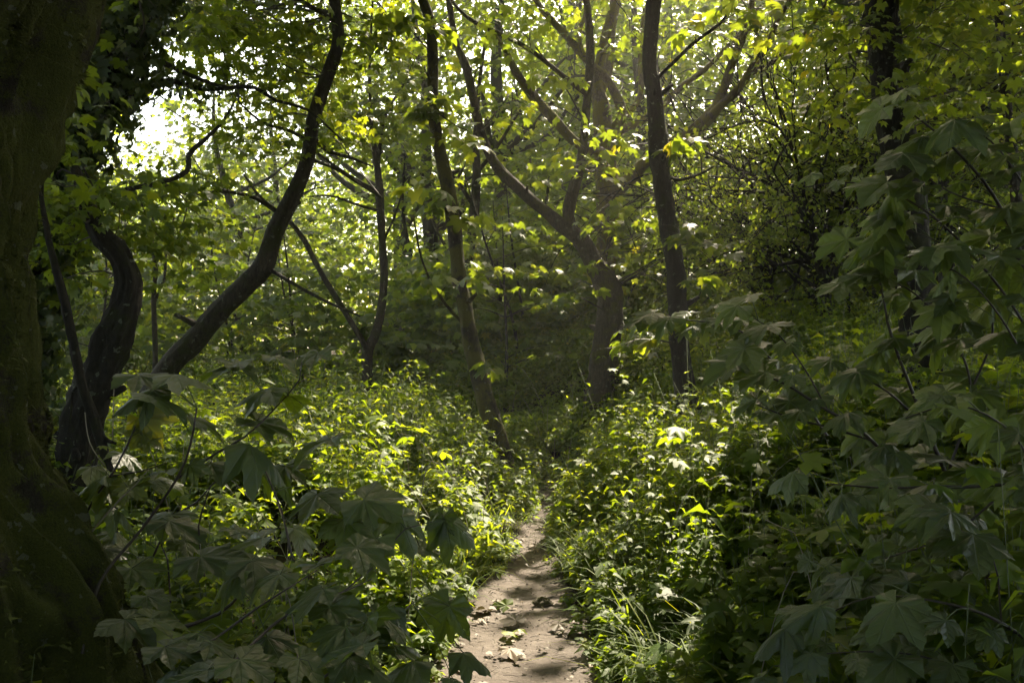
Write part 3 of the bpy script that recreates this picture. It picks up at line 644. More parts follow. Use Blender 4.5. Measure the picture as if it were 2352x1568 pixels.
# --- slimmer trees further back that can be told apart
def slim(label, pts, Y, mat=M_bark_far, limbs=(), n=24, zlo=4.5, spread=2.0, ls=.14, rough=.12, **kw):
    return tree(label, LIMB(pts, Y), [LIMB(l_, Y) for l_ in limbs], mat, crown=(n, zlo, spread), rough=rough, ridges=4, leaf_size=ls, sides=12, step=.2, temps=T_far+T_pal, per=30, crad=.6, group=None, **kw)
slim('dim straight trunk close behind the slim mossy leaning trunk', [(1075, 900, 22), (1072, 781, 20), (1073, 630, 21), (1088, 504, 23), (1095, 393, 20), (1093, 322, 15), (1100, 200, 10), (1120, 60, 6)], 17, M_bark, [[(1086, 470, 11), (1060, 430, 9), (1045, 410, 7), (1000, 360, 5)], [(1093, 400, 10), (1140, 340, 8), (1190, 260, 6)], [(1075, 620, 9), (1020, 560, 7), (980, 480, 5)]])
slim('thin twin-topped trunk in the middle distance left of the thick forked tree', [(1231, 760, 14), (1230, 640, 13), (1229, 540, 12), (1226, 470, 11), (1214, 353, 9), (1199, 277, 6), (1180, 180, 4)], 21, M_bark, [[(1230, 620, 8), (1240, 560, 8), (1250, 504, 8), (1265, 393, 7), (1285, 320, 4)]])
slim('dim trunk just right of the thick forked tree', [(1460, 850, 20), (1458, 706, 19), (1459, 554, 17), (1458, 460, 17), (1474, 320, 20), (1466, 180, 20), (1458, 90, 16), (1455, -30, 12)], 22, M_bark, [[(1460, 470, 8), (1500, 400, 7), (1540, 330, 5)]])
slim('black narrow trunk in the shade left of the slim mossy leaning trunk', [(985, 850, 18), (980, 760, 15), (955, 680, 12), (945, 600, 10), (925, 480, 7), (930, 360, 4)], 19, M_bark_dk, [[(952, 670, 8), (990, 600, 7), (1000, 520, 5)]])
slim('thin crooked pair of stems between the twisted tree and the curved leaning trunk', [(356, 780, 12), (352, 690, 11), (358, 620, 10), (350, 560, 8), (352, 480, 5)], 11, M_bark, [[(352, 700, 8), (378, 640, 7), (382, 560, 5), (400, 500, 4)]], n=16, ls=.14)
slim('slim trunk at the top right beside the thick straight dark trunk', [(2190, 700, 18), (2178, 520, 15), (2160, 400, 14), (2145, 260, 14), (2137, 151, 13), (2130, 0, 10)], 13, M_bark_dk, [[(2150, 300, 8), (2200, 220, 8), (2167, 116, 6)]], n=40)
slim('leaning slim trunk near the right edge of the photo', [(2150, 700, 18), (2170, 420, 17), (2190, 242, 15), (2215, 150, 13), (2240, 60, 11), (2270, -60, 8)], 14, M_bark_dk, [[(2180, 200, 11), (2230, 195, 9), (2290, 180, 8), (2360, 150, 6)], [(2150, 210, 9), (2200, 190, 8), (2280, 140, 8), (2360, 70, 6)]], n=40)
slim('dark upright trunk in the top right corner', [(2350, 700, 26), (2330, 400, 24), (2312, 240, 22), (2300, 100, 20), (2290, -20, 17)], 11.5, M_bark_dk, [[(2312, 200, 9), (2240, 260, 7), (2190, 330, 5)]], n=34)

# --- tangled thorn trees, right of centre: arching bare branches
def thorn(label, px, py, Y, hgt, seed, lean):
    r2 = np.random.default_rng(seed)
    b = P(px, py, Y); b[2] = hg(b[0], b[1])
    root = empty('thorn_tree', b, label, 'tree', 'tangled thorn trees right of centre')
    tk = np.array([[b[0], b[1], b[2]-.2, .11], [b[0]+.05, b[1], b[2]+.8, .09], [b[0]-.1*lean, b[1], b[2]+1.7, .075], [b[0]-.3*lean, b[1]+.1, b[2]+2.6, .05]])
    t0 = Tubes(); t0.add(tk, 12, .12, .25, seed, 5); t0.build('trunk', M_bark_dk, root)
    tb_ = Tubes(); ends = []; sk = catmull(tk, .2)
    def grow(p, d, L_, r, depth):
        pts = [[*p, r]]; c = p.copy(); n_ = 6
        for k in range(n_):
            d = d+r2.normal(0, .16, 3)+np.array([0, 0, -.07 if depth else -.05]); d /= np.linalg.norm(d)
            c = c+d*L_/n_; pts.append([*c, r*(1-.75*(k+1)/n_)])
            if depth < 2 and k >= 1 and r2.random() < .85:
                dd = d+r2.normal(0, .55, 3); dd[2] += .1; grow(c.copy(), dd/np.linalg.norm(dd), L_*(.45+.25*r2.random()), r*.55, depth+1)
            if depth >= 1: ends.append(c.copy())
        tb_.add(np.array(pts), 5, .15)
    for k in range(20):
        t = .35+.65*r2.random(); p0 = sk[int(t*(len(sk)-1)), :3]
        a = r2.random()*6.28; d = np.array([math.cos(a)*.9-.25*lean, math.sin(a)*.6, .35+.7*r2.random()]); grow(p0.copy(), d/np.linalg.norm(d), hgt*(.5+.4*r2.random()), .035, 0)
    tb_.build('branches', M_bark_dk, root)
    e = np.array(ends); e = e[r2.random(len(e)) < .42]
    lv = Leaves(); clump_leaves(lv, T_far+T_ov, e, .32, .6, 12, .075, .7); lv.build('crown', M_far, root)
thorn('tangled thorn tree with arching branches between the upright trunk and the big leaves', 1890, 800, 13.5, 3.2, 1, 1)
thorn('tangled thorn tree low behind the upright knobbly trunk', 1760, 790, 15.5, 3.2, 2, -.2)
thorn('tangled thorn tree half hidden behind the thick straight dark trunk', 2010, 800, 14.5, 4.2, 3, .6)

# ================================================================== background trees and woodland mass
def gen_tree(label, x, y, hgt, rad, seed, tone=M_far, group='trees standing further back in the wood', nclump=150, ls=.19, low=.28, mat=M_bark_far, per=38):
    r2 = np.random.default_rng(seed)
    z0 = float(hg(x, y)); lean = r2.normal(0, .06, 2)
    tk = [[x, y, z0-.2, .20+.008*hgt]]
    for k in range(1, 8):
        t = k/7; tk.append([x+lean[0]*hgt*t+r2.normal(0, .12), y+lean[1]*hgt*t+r2.normal(0, .12), z0+hgt*.93*t, (.17+.006*hgt)*(1-.88*t)])
    tk = np.array(tk); sk0 = catmull(tk, .3); limbs = []
    for k in range(7):
        t = .25+.65*r2.random(); s = sk0[int(t*(len(sk0)-1))]; a = r2.random()*6.28; L_ = rad*(1.1-.5*t)
        d = np.array([math.cos(a), math.sin(a), .5])
        limbs.append(np.array([[*s[:3], s[3]*.6], [*(s[:3]+d*L_*.4+r2.normal(0, .1, 3)), s[3]*.42], [*(s[:3]+d*L_*.8+np.array([0, 0, .1*L_])+r2.normal(0, .15, 3)), s[3]*.2], [*(s[:3]+d*L_+r2.normal(0, .2, 3)), .012]]))
    cc = r2.normal(0, 1, (nclump, 3)); cc /= np.linalg.norm(cc, axis=1, keepdims=True); cc *= (.35+.65*r2.random((nclump, 1))**.5)
    zc = z0+hgt*(low+1)/2; lump = .75+.5*vnoise(cc[:, 0]*2+seed, cc[:, 1]*2, cc[:, 2]*2)
    cen = np.array([x+lean[0]*hgt*.6, y+lean[1]*hgt*.6, zc])+cc*np.array([rad, rad, hgt*(1-low)/2])*lump[:, None]
    return tree(label, tk, limbs, mat, group=group, clumps=cen, rough=.12, ridges=4, leafm=tone, leaf_size=ls, temps=T_far, per=per, crad=.85, sides=10, step=.3, ground=False, flat=.45, tilt=.55, maxd=2.2, twig_r=.008, name='woodland_tree')
M_sunlit_leaf = leafmat('sunlit_leaf', (.12, .15, .045), (.26, .32, .05), .5, .45)  # leaf colour made paler to stand for distant sun and haze
bg = [(-10.5, 19, 6.6, 2.8), (-6.6, 22, 7.6, 2.8), (-3.2, 24, 15, 3.6), (-.6, 21, 13, 3.0), (1.5, 26, 15, 3.5), (4.2, 24, 15, 3.6), (7.2, 20, 14, 3.4), (10, 22, 14, 3.4), (5.6, 17, 12, 2.7), (9.0, 15, 12, 2.9), (12.6, 18, 13, 3.2),
      (-13.5, 24, 7.5, 3.5), (-1.5, 20, 10, 2.3), (3.0, 30, 17, 4), (-2.5, 30, 14, 4), (8, 28, 16, 4), (13, 27, 16, 4), (-17, 30, 9, 4), (-11.5, 36, 9.5, 4)]
tones = ['tall background tree with dark foliage, far left behind the twisted tree', 'background tree left of the curved leaning trunk, half lit', 'background tree between the curved leaning trunk and the V-shaped slender tree',
         'leafy tall background tree between the slim mossy leaning trunk and the thick forked tree', 'background tree filling the gap left of the thick forked tree', 'background tree right behind the many-limbed old sycamore', 'background tree behind the upright knobbly trunk',
         'background tree behind the tangled thorn trees', 'background tree just behind the first tangled thorn tree', 'background tree at the right behind the thick straight dark trunk', 'background tree at the right edge, deepest in shade',
         'background tree at the far left edge beyond the ivy', 'small background tree behind the slim mossy leaning trunk, lower than its neighbours', 'very distant tall tree beyond the thick forked tree', 'very distant tall tree beyond the V-shaped slender tree', 'very distant tall tree beyond the thorn trees',
         'very distant tall tree beyond the thick straight dark trunk', 'very distant pale tree at the left below the sky gap', 'very distant pale yellow tree under the bright gap in the canopy']
for k, (x, y, h_, r_) in enumerate(bg):
    gen_tree(tones[k], x, y, h_, r_, 100+k, M_sunlit_leaf if k in (18, 17) else M_far, nclump=int(85*(r_/3)**1.5*(h_/12)), ls=.12+.003*y, low=.22)
# pale sunlit tree at far left
gen_tree('pale sunlit yellowish tree glowing between the curved leaning trunk and the twisted tree', -7.6, 28, 9.2, 3.0, 55, M_sunlit_leaf, nclump=200, ls=.17, low=.1)

def pole(x, y, seed):
    r2 = np.random.default_rng(seed); z0 = float(hg(x, y)); hgt = r2.uniform(2.6, 5.2)
    root = empty('slender_sapling', (x, y, z0), 'slender dark sapling with thin layered sprays standing among the shrubs beyond the undergrowth', 'sapling', 'slender saplings beyond the undergrowth')
    lx, ly = r2.normal(0, .12, 2)
    tk = np.array([[x, y, z0-.1, .032], [x+lx*.3+r2.normal(0, .04), y, z0+hgt*.3, .026], [x+lx*hgt*.6+r2.normal(0, .06), y+ly, z0+hgt*.65, .018], [x+lx*hgt, y+ly, z0+hgt, .006]])
    t_ = Tubes(); t_.add(tk, 8, .15, .15, seed); t_.build('trunk', M_bark_dk, root); sk = catmull(tk, .15)
    nc = 13; cs = []
    t2 = Tubes()
    for k in range(nc):
        s_ = sk[int((.3+.7*r2.random())*(len(sk)-1))]; a = r2.random()*6.28; L_ = r2.uniform(.4, 1.1)
        e = s_[:3]+np.array([math.cos(a)*L_, math.sin(a)*L_, .25*L_]); cs.append(e)
        t2.add(np.array([[*s_[:3], s_[3]*.5], [*((s_[:3]+e)/2+np.array([0, 0, .05])), s_[3]*.35], [*e, .002]]), 4, .12)
    t2.build('branches', M_bark_dk, root); lv = Leaves(); clump_leaves(lv, T_pal, np.array(cs), .38, .12, 13, .12, .25); lv.build('crown', M_leaf, root)
for k in range(26):
    sl_ = rng.uniform(-.5, .5); y_ = rng.uniform(12.5, 18)
    if abs(sl_-.1) < .04 or abs(sl_-.19) < .03 or abs(sl_+.17) < .06 or abs(sl_+.05) < .03: continue
    pole(sl_*y_, y_, 700+k)

# dense low woodland mass closing the view
cen = []
def mass(n, xr, yr, zr, f=None):
    a = rng.uniform(*xr, n); y = rng.uniform(*yr, n); x = a*y                     # a: slope x/y
    z = hg(x, y)+zr[0]+(zr[1]-zr[0])*rng.random(n)**1.3
    return np.stack([x, y, z], 1)
wl = Leaves()
clump_leaves(wl, T_far+T_pal, mass(2300, (-.75, .75), (18, 25), (.3, 4.2)), .8, .22, 32, .16, .32)
clump_leaves(wl, T_far, mass(1700, (-.75, .75), (26, 36), (.5, 6.5)), 1.0, .3, 34, .20, .4)
clump_leaves(wl, T_far, mass(650, (.0, .75), (20, 34), (4, 12)), 1.0, .45, 32, .20, .55, gaps=False)
clump_leaves(wl, T_far, mass(2300, (-.20, .75), (25, 36), (5, 17)), 1.1, .4, 30, .19, .5)
clump_leaves(wl, T_far, mass(1300, (-.8, .8), (40, 55), (1, 9.5)), 1.5, .45, 36, .32, .55, gaps=False)
tag(wl.build('far_woodland', M_far), 'mass of far woodland foliage closing the view', 'woodland', kind='stuff')
# shrub layer closer in, behind the undergrowth
sl = Leaves()
for n_, xr_, yr_, zr_ in ((420, (-.62, -.05), (15.5, 20), (.3, 2.6)), (460, (-.115, .16), (14.6, 19), (.2, 3.0)), (420, (.12, .65), (15.5, 20), (.3, 2.6))):
    m_ = mass(n_, xr_, yr_, zr_); clump_leaves(sl, T_pal, m_, .55, .16, 30, .135, .28)
tag(sl.build('shrub_layer', M_far), 'low leafy shrubs massed between the trunks', 'shrubs', kind='stuff')

# unseen trees added beside and behind the camera to keep the foreground dark
side = [(-4.5, -2.5, 11, 3.6), (3.8, -1.5, 11, 3.8), (0, -6, 12, 4), (5.2, 4.2, 11, 3.4), (-6.5, 3.0, 11, 3.4), (-10, 9, 12, 3.0), (8.6, 9, 12, 3.0), (-1, 2.6, 10, 2.8), (6, -7, 12, 4), (-6, -8, 12, 4), (8.5, 1, 11, 3.5), (-10, -2, 11, 3.6), (3.2, 8.2, 12, 2.6)]
sl_lab = ['unseen tree added for shade, left behind the viewpoint', 'unseen tree added for shade, right behind the viewpoint', 'unseen tree added for shade, straight behind the viewpoint', 'unseen tree added to shade the big leaves from the right', 'unseen tree added for shade outside the left edge', 'unseen tree added for shade, left beyond the twisted tree',
          'unseen tree added for shade outside the right edge', '', 'unseen tree added for shade, far behind right', 'unseen tree added for shade, far behind left', 'unseen tree added for shade, well outside the right edge', 'unseen tree added for shade, well outside the left edge', '']
for k, (x, y, h_, r_) in enumerate(side):
    if not sl_lab[k]: continue
    gen_tree(sl_lab[k], x, y, h_, r_, 300+k, M_leaf, group='unseen trees added to shade the foreground', nclump=int((150 if y > -1 else 60)*(r_/3.4)**2), ls=.26, low=.38, per=40)
hl = Leaves()     # high leaf sheet out of view, added only to cast shade
n_ = 1700; xy = np.stack([rng.uniform(-14, 16, n_), rng.uniform(-1.5, 22, n_)], 1)
z = 8.5+3.5*rng.random(n_)
c_ = np.concatenate([xy, z[:, None]], 1)
el = (z-CAMZ)/np.maximum(xy[:, 1], .1)
vis = ((xy[:, 1] > 0) & (el < .42)) | (rng.random(n_) < sstep(13, 20, xy[:, 1])*.8)
clump_leaves(hl, T_far, c_[~vis], .9, .3, 30, .26, .4)
tag(hl.build('added_upper_canopy', M_leaf), 'unseen leaf sheet added overhead to cast shade', 'canopy', kind='stuff')
n_ = 400; z = 7+2.5*rng.random(n_); gx = rng.uniform(-5, 6, n_); gy = rng.uniform(-.5, 4.0, n_)  # second leaf sheet, set up the sun's line to darken the foreground
c_ = np.stack([gx+z*S[0]/S[2], gy+z*S[1]/S[2], z], 1); c_ = c_[(c_[:, 2]-CAMZ)/np.maximum(c_[:, 1], .1) > .45]
fl_ = Leaves(); clump_leaves(fl_, T_far, c_, .9, .3, 30, .22, .4)
tag(fl_.build('added_near_canopy', M_leaf), 'unseen leaf sheet added to shade the near end of the path', 'canopy', kind='stuff')
# leaf ring added behind the camera to hold back sky light
bl_ = Leaves(); n_ = 420; a = rng.uniform(math.pi*1.05, math.pi*1.95, n_); rr = rng.uniform(5, 9, n_)
c_ = np.stack([np.cos(a)*rr, np.sin(a)*rr, .3+5*rng.random(n_)], 1)
clump_leaves(bl_, T_far, c_, .8, .5, 26, .24, .5, gaps=False)
tag(bl_.build('shrubs', M_leaf), 'unseen shrubs added behind the viewpoint to hold back sky light', 'shrubs', kind='stuff')

# ================================================================== undergrowth
def herbs(n, yr, xr, hr, nl, leaf, temps, stemtb=None, edge=.02, hmul=None, rn=(.2, .85)):
    y = np.sqrt(rng.uniform(yr[0]**2, yr[1]**2, n)); x = rng.uniform(xr[0], xr[1], n)*y
    d = pdist(x, y); ok = d > edge+.05*rng.random(n); x, y, d = x[ok], y[ok], d[ok]; n = len(x)
    pn = fbm(x*.9, y*.9, 3, 2)
    H = (hr[0]+(hr[1]-hr[0])*rng.random(n)**1.4)*(.15+1.75*pn)*(.22+.78*sstep(0, .75, d))
    gapn = fbm(x*1.5+31, y*1.5, 9, 2); kp = rng.random(n) < sstep(.34, .52, gapn)+.10+(edge < -1)
    x, y, d, H = x[kp], y[kp], d[kp], H[kp]; n = len(x)
    for bx_, by_, br_ in ((-.10, 9.7, .38), (1.45, 12.3, .55), (2.2, 10.2, .45), (-2.6, 14.3, .6), (.80, 4.25, .22)):
        H = H*(1-.72*np.exp(-((x-bx_)**2+((y-by_)*.6)**2)/br_**2))
    if hmul is not None: H = H*hmul(x, y)
    z0 = hg(x, y); lean = np.stack([rng.normal(0, .2, n)-.35*np.sign(x-.2)*(d < .3), rng.normal(-.05, .18, n)], 1)
    # leaves up the stem
    nl = max(3, nl); i = np.repeat(np.arange(n), nl); lvl = np.tile(np.arange(nl)//2, n); tl = (.35+.65*(lvl+rng.random(len(i))*.6)/((nl+1)//2))
    tl = np.minimum(tl, 1)
    pos = np.stack([x[i]+lean[i, 0]*H[i]*tl**1.5, y[i]+lean[i, 1]*H[i]*tl**1.5, z0[i]+H[i]*tl], 1)
    a0 = rng.random(n)*6.28; a = a0[i]+lvl*1.6+(np.tile(np.arange(nl) % 2, n))*math.pi+rng.normal(0, .3, len(i))
    tip = np.stack([np.cos(a), np.sin(a), .2-.5*rng.random(len(i))], 1); up = np.stack([rng.normal(0, .32, len(i)), rng.normal(0, .32, len(i)), np.ones(len(i))], 1)
    pos[:, 0] += np.cos(a)*.012; pos[:, 1] += np.sin(a)*.012
    rb = np.clip(rng.uniform(*rn, n)*.6+.55*fbm(x*1.3, y*1.3, 20, 2), 0, .9); rnd = np.clip(rb[i]+rng.normal(0, .1, len(i)), 0, .94); rnd[rng.random(len(i)) < .004] = 1
    size = leaf*(.6+.7*rng.random(len(i)))*(1.15-.45*tl)
    herb.add(temps, pos, tip, up, size, rnd)
    if stemtb:
        kk = np.nonzero(rng.random(n) < stemtb)[0]
        for j in kk:
            h_ = H[j]; stems.append((x[j], y[j], z0[j], lean[j], h_))
stems = []
herb = Leaves()
right_h = lambda x, y: 1+.25*sstep(1.0, 2.5, x)
herbs(4200, (2.0, 5.5), (-.66, .66), (.30, .75), 14, .075, T_ov, .3)
herbs(6600, (5.2, 9.5), (-.64, .64), (.35, .90), 12, .088, T_ov, .2)
herbs(1800, (4.5, 11), (-.64, .64), (.4, .95), 8, .12, T_ov, .5, rn=(.2, .7))
herbs(12500, (9, 14.5), (-.64, .64), (.45, 1.0), 10, .105, T_ov, .03)
herbs(9000, (14, 20), (-.64, .64), (.45, .9), 8, .12, T_ov)
herbs(3200, (3.2, 11), (-.64, .64), (.5, 1.1), 9, .055, T_pal, .5, rn=(.4, .94))          # upright, finer, lighter plants
herbs(4600, (3.0, 13), (-.64, .64), (.3, .8), 6, .115, T_pal+T_mid, .3, rn=(.1, .6))
herbs(1500, (2.2, 7), (.22, .66), (.5, .95), 7, .10, T_mid, .5, .1, rn=(.1, .6))        # broad flat leaves
herbs(9000, (3.0, 11), (-.25, .30), (.10, .32), 8, .036, T_ov, .0, -.03, rn=(.3, .94))
herbs(3800, (3.6, 10.5), (.02, .30), (.2, .6), 12, .040, T_ov+T_pal, .3, .0, rn=(.4, .94))
herbs(2600, (3.4, 11), (-.14, .16), (.2, .5), 10, .055, T_ov+T_pal, .1, -.09)
herbs(3200, (9.8, 13), (-.12, .16), (.35, .7), 10, .09, T_ov, .0, -.5)
herbs(2600, (12, 17.5), (-.08, .16), (.7, .95), 11, .11, T_ov, .0, -9)
herbs(2600, (1.5, 16), (.64, 1.5), (.4, .9), 10, .12, T_ov+T_pal, .0)
herbs(2600, (1.5, 16), (-1.5, -.64), (.4, .9), 10, .12, T_ov+T_pal, .0)
herbs(450, (1.0, 3.0), (.7, 1.6), (.4, .8), 10, .09, T_ov, .0, .2)
herbs(450, (1.0, 3.0), (-1.6, -.7), (.4, .8), 10, .09, T_ov, .0, .2)
herbs(700, (2.4, 12), (-.62, .62), (.5, .95), 6, .115, T_mid, .5, .25)
tag(herb.build('undergrowth', M_herb), 'knee-high leafy herbs carpeting both sides of the path', 'undergrowth', kind='stuff')
st = Tubes()
for (x, y, z0, ln, h_) in stems[:5200]:
    st.add(np.array([[x, y, z0-.02, .0022], [x+ln[0]*h_*.35, y+ln[1]*h_*.35, z0+h_*.5, .0018], [x+ln[0]*h_*1.05, y+ln[1]*h_*1.05, z0+h_*1.06, .001]]), 3, h_/3)
# tall flowering spikes
tag(st.build('herb_stems', M_stem), 'thin green stems of the undergrowth herbs', 'stems', kind='stuff')
ds = Tubes()
for k in range(300):
    y = math.sqrt(rng.uniform(9, 190)); x = rng.uniform(-.5, .5)*y
    if pdist(x, y) < .05: continue
    z = float(hg(x, y)); a = rng.normal(0, .9)-(.5 if x > 0 else -.5); L_ = rng.uniform(.5, 1.15); tl_ = rng.uniform(.3, 1.0)
    ds.add(np.array([[x, y, z, .0028], [x-math.sin(a)*L_*.25*tl_, y-.05, z+L_*.5, .0022], [x-math.sin(a)*L_*.6*tl_, y-.1, z+L_*.85, .0017], [x-math.sin(a)*L_*1.0*tl_, y-.12, z+L_*(1.0-.15*tl_), .001]]), 4, .09)
tag(ds.build('dry_stems', M_pale), 'pale dry arching stems poking out of the undergrowth', 'stems', kind='stuff')
# grass along the right edge of the path
gl = Leaves()
def grass(n, cx, cy, rx, ry, h_):
    x = cx+rng.normal(0, rx, n); y = cy+rng.normal(0, ry, n); ok = pdist(x, y) > -.03; x, y = x[ok], y[ok]; k = len(x)
    a = rng.random(k)*6.28; sp = (.25+.75*rng.random(k)); tip = np.stack([np.cos(a)*sp, np.sin(a)*sp, .5+.5*rng.random(k)], 1); up = np.stack([-np.cos(a), -np.sin(a), np.full(k, .6)], 1)
    gl.add(T_blade, np.stack([x, y, hg(x, y)-.01], 1), tip, up, h_*(.5+.8*rng.random(k)))
for cx, cy, m_ in ((.86, 4.1, 150), (1.0, 4.6, 150), (.68, 4.4, 70), (.95, 5.0, 110), (.72, 3.9, 110), (1.15, 4.3, 90), (.72, 5.2, 260), (.62, 6.0, 200), (.95, 3.6, 300), (.6, 7.2, 220), (.75, 8.2, 260), (.9, 9.3, 260), (-.45, 5.4, 160), (-.3, 6.6, 160), (-.15, 7.8, 160), (.05, 9, 140), (.5, 6.6, 160), (1.1, 5.4, 220)):
    grass(int(m_*.75), cx, cy, .13, .28, .34)
tag(gl.build('grass', M_grass), 'tufts of long arching grass along the path edge', 'grass', kind='stuff')

# ================================================================== big-leaved saplings in the foreground
def big_leaf(lv, p, tip, up, size, rnd):
    lv.add(T_near, np.array([p]), np.array([tip], float), np.array([up], float), size, np.array([rnd]))
def sapling(label, stems_, leaves, name='sycamore_sapling', along=None, tipbias=(-.5, -.35, -.35), upbias=(0, -.25, 1), rn=(.15, .7), group=None, mat=M_redstem):
    """stems_: list of (pts rows px,py,wpx,Y)"""
    S3 = [LIMB(s, 1) if False else limb_px(s, 1) for s in stems_]
    b = S3[0][0, :3].copy(); b[2] = float(hg(b[0], b[1]))
    root = empty(name, b, label, 'sapling', group)
    tb = Tubes(); lv = Leaves(); pt = Tubes()
    for s in S3: t_ = Tubes(); t_.add(s, 8, .04, .12, 2, 0); t_.build('stem', mat, root)
    sk = np.vstack([catmull(s, .05) for s in S3])
    for (px, py, sz, Y, *o) in leaves:
        if 'sprawling' in label and not o and rng.random() < .26: continue
        c = P(px, py, Y); size = min(sz, 215)*Y/F*(.50 if 'sprawling' in label else .53)
        a = rng.normal(0, .7); tip = np.array([math.cos(a)*rng.choice([-1, 1], p=[.35, .65]), -.5*rng.random()+math.sin(a)*.6, -.10-.35*rng.random()])
        up = np.array([rng.normal(0, .2), -.25*rng.random()+(.12 if py < 1200 else -.05), 1.0]); rnd = rng.uniform(*rn)
        if o: tip = np.array(o[0], float); up = np.array(o[1], float); rnd = o[2] if len(o) > 2 else rnd
        tipn = tip/np.linalg.norm(tip); base = c-tipn*size*.42
        big_leaf(lv, base, tip, up, size, rnd)
        j = int(np.argmin(np.linalg.norm(sk[:, :3]-base, axis=1))); a_ = sk[j, :3]
        if np.linalg.norm(a_-base) < .45:
            m_ = (a_+base)/2+np.array([0, 0, .02]); pt.add(np.array([[*a_, .0016], [*m_, .0013], [*base, .0011]]), 5, .03)
    if along:
        dens, smin, smax = along
        for s in S3:
            qk = catmull(s, .02); ln = np.cumsum(np.r_[0, np.linalg.norm(np.diff(qk[:, :3], axis=0), axis=1)])
            t = rng.uniform(.12, .25)
            while t < ln[-1]+.02:
                i_ = min(len(qk)-1, int(np.searchsorted(ln, t))); p = qk[i_, :3]; d = qk[min(i_+1, len(qk)-1), :3]-qk[max(i_-1, 0), :3]; d /= np.linalg.norm(d)+1e-9
                for sd in (-1, 1):
                    sidev = np.cross(d, [0, 0, 1.0]); sidev /= np.linalg.norm(sidev)+1e-6
                    off = (sidev*sd*.75+d*.5+np.array([0, 0, .15])+rng.normal(0, .2, 3)); pl = .05+.09*rng.random(); base = p+off*pl
                    size = rng.uniform(smin, smax)*(1 if rng.random() > .22 else .55)
                    tip = off*np.array([.7, .7, .2])+np.array(tipbias)+rng.normal(0, .18, 3); up = np.array(upbias)+rng.normal(0, .2, 3)
                    big_leaf(lv, base, tip, up, size, rng.uniform(*rn))
                    pt.add(np.array([[*p, .0016], [*((p+base)/2+np.array([0, 0, .012])), .0013], [*base, .0011]]), 5, .03)
                t += dens*(.7+.6*rng.random())
    pt.build('leaf_stalks', M_stem, root); lv.build('leaves', M_near, root, uv=True)
    return root
def D(*p): return (*qd(p[0], p[1]), *p[2:])
def E(*p): return (*qe(p[0], p[1]), *p[2:])
def Fq(*p): return (*qf(p[0], p[1]), *p[2:])
# left sapling group
sapling('sapling whose long dark stem slants up right, in front of the huge mossy trunk',
    [[(190, 1500, 9, 2.3), D(455, 1110, 8, 2.35), D(650, 860, 7, 2.4), D(810, 630, 6, 2.4), D(870, 480, 5, 2.4), D(900, 310, 4, 2.4)],
     [D(800, 640, 6, 2.4), D(1000, 510, 5, 2.5), D(1120, 440, 5, 2.5), D(1250, 320, 4, 2.6), D(1370, 180, 3, 2.6), D(1380, 100, 2, 2.6)]],
    [D(*a) for a in ((790, 290, 210, 2.4), (880, 165, 190, 2.45), (1150, 235, 200, 2.6), (1120, 130, 170, 2.7), (1340, 280, 170, 2.65), (950, 385, 230, 2.5), (1250, 400, 190, 2.6), (1420, 480, 210, 2.6), (1230, 510, 240, 2.5), (1050, 580, 210, 2.5), (700, 180, 200, 2.5), (1010, 120, 180, 2.7), (1300, 90, 170, 2.8), (1440, 80, 130, 2.8), (620, 250, 180, 2.4))]
    + [D(880, 600, 110, 2.4, (.4, -.5, -.4), (0, -.8, .6), .8)])
sapling('sapling with yellow-green leaves glowing beside the huge mossy trunk',
    [[D(360, 1000, 7, 2.7), D(400, 780, 6, 2.7), D(520, 600, 5, 2.7), D(600, 440, 5, 2.75), D(650, 330, 4, 2.8)], [D(500, 620, 4, 2.7), D(640, 600, 3, 2.7), D(760, 560, 2, 2.7)]],
    [D(675, 400, 150, 2.75, (.5, -.2, -.5), (-.2, -1, .5), 1.0), D(695, 335, 90, 2.8, (-.2, .1, -.9), (.2, -1, .3), .95), D(620, 455, 90, 2.75, (-.5, -.2, -.5), (0, -1, .5), .95), D(700, 470, 80, 2.75, (.6, -.2, -.2), (0, -.6, .8), .93),  # high colour values brighten these leaves like sun from behind
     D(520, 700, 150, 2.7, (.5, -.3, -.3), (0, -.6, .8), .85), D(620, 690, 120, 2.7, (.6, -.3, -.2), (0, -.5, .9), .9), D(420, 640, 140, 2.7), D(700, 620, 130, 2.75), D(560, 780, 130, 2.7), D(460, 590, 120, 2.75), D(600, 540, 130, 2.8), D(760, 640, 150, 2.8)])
sapling('low sapling with upright dark stems in the lower left undergrowth',
    [[D(1345, 1010, 6, 2.3), D(1335, 990, 6, 2.3), D(1290, 790, 5, 2.35), D(1215, 600, 4, 2.4)], [D(935, 1080, 5, 2.6), D(930, 1020, 5, 2.6), D(908, 850, 4, 2.6), D(965, 660, 3, 2.6)], [D(780, 1200, 4, 2.6), D(765, 1000, 4, 2.6), D(735, 930, 3, 2.6)], [D(650, 1100, 5, 2.8), D(780, 830, 5, 2.8), D(900, 740, 4, 2.8), D(975, 655, 3, 2.8), D(1080, 580, 2, 2.8)]],
    [D(*a) for a in ((850, 850, 200, 2.6), (750, 830, 150, 2.7), (1420, 750, 240, 2.4), (980, 1010, 220, 2.4), (1010, 1090, 190, 2.3), (1230, 1040, 240, 2.3), (1200, 1100, 190, 2.2), (1400, 1030, 150, 2.3), (900, 940, 150, 2.7), (1130, 930, 160, 2.7), (650, 1070, 150, 2.5), (560, 900, 150, 2.8), (520, 960, 130, 2.7), (1120, 880, 140, 2.8), (1290, 620, 180, 2.7), (1400, 900, 150, 2.7))])
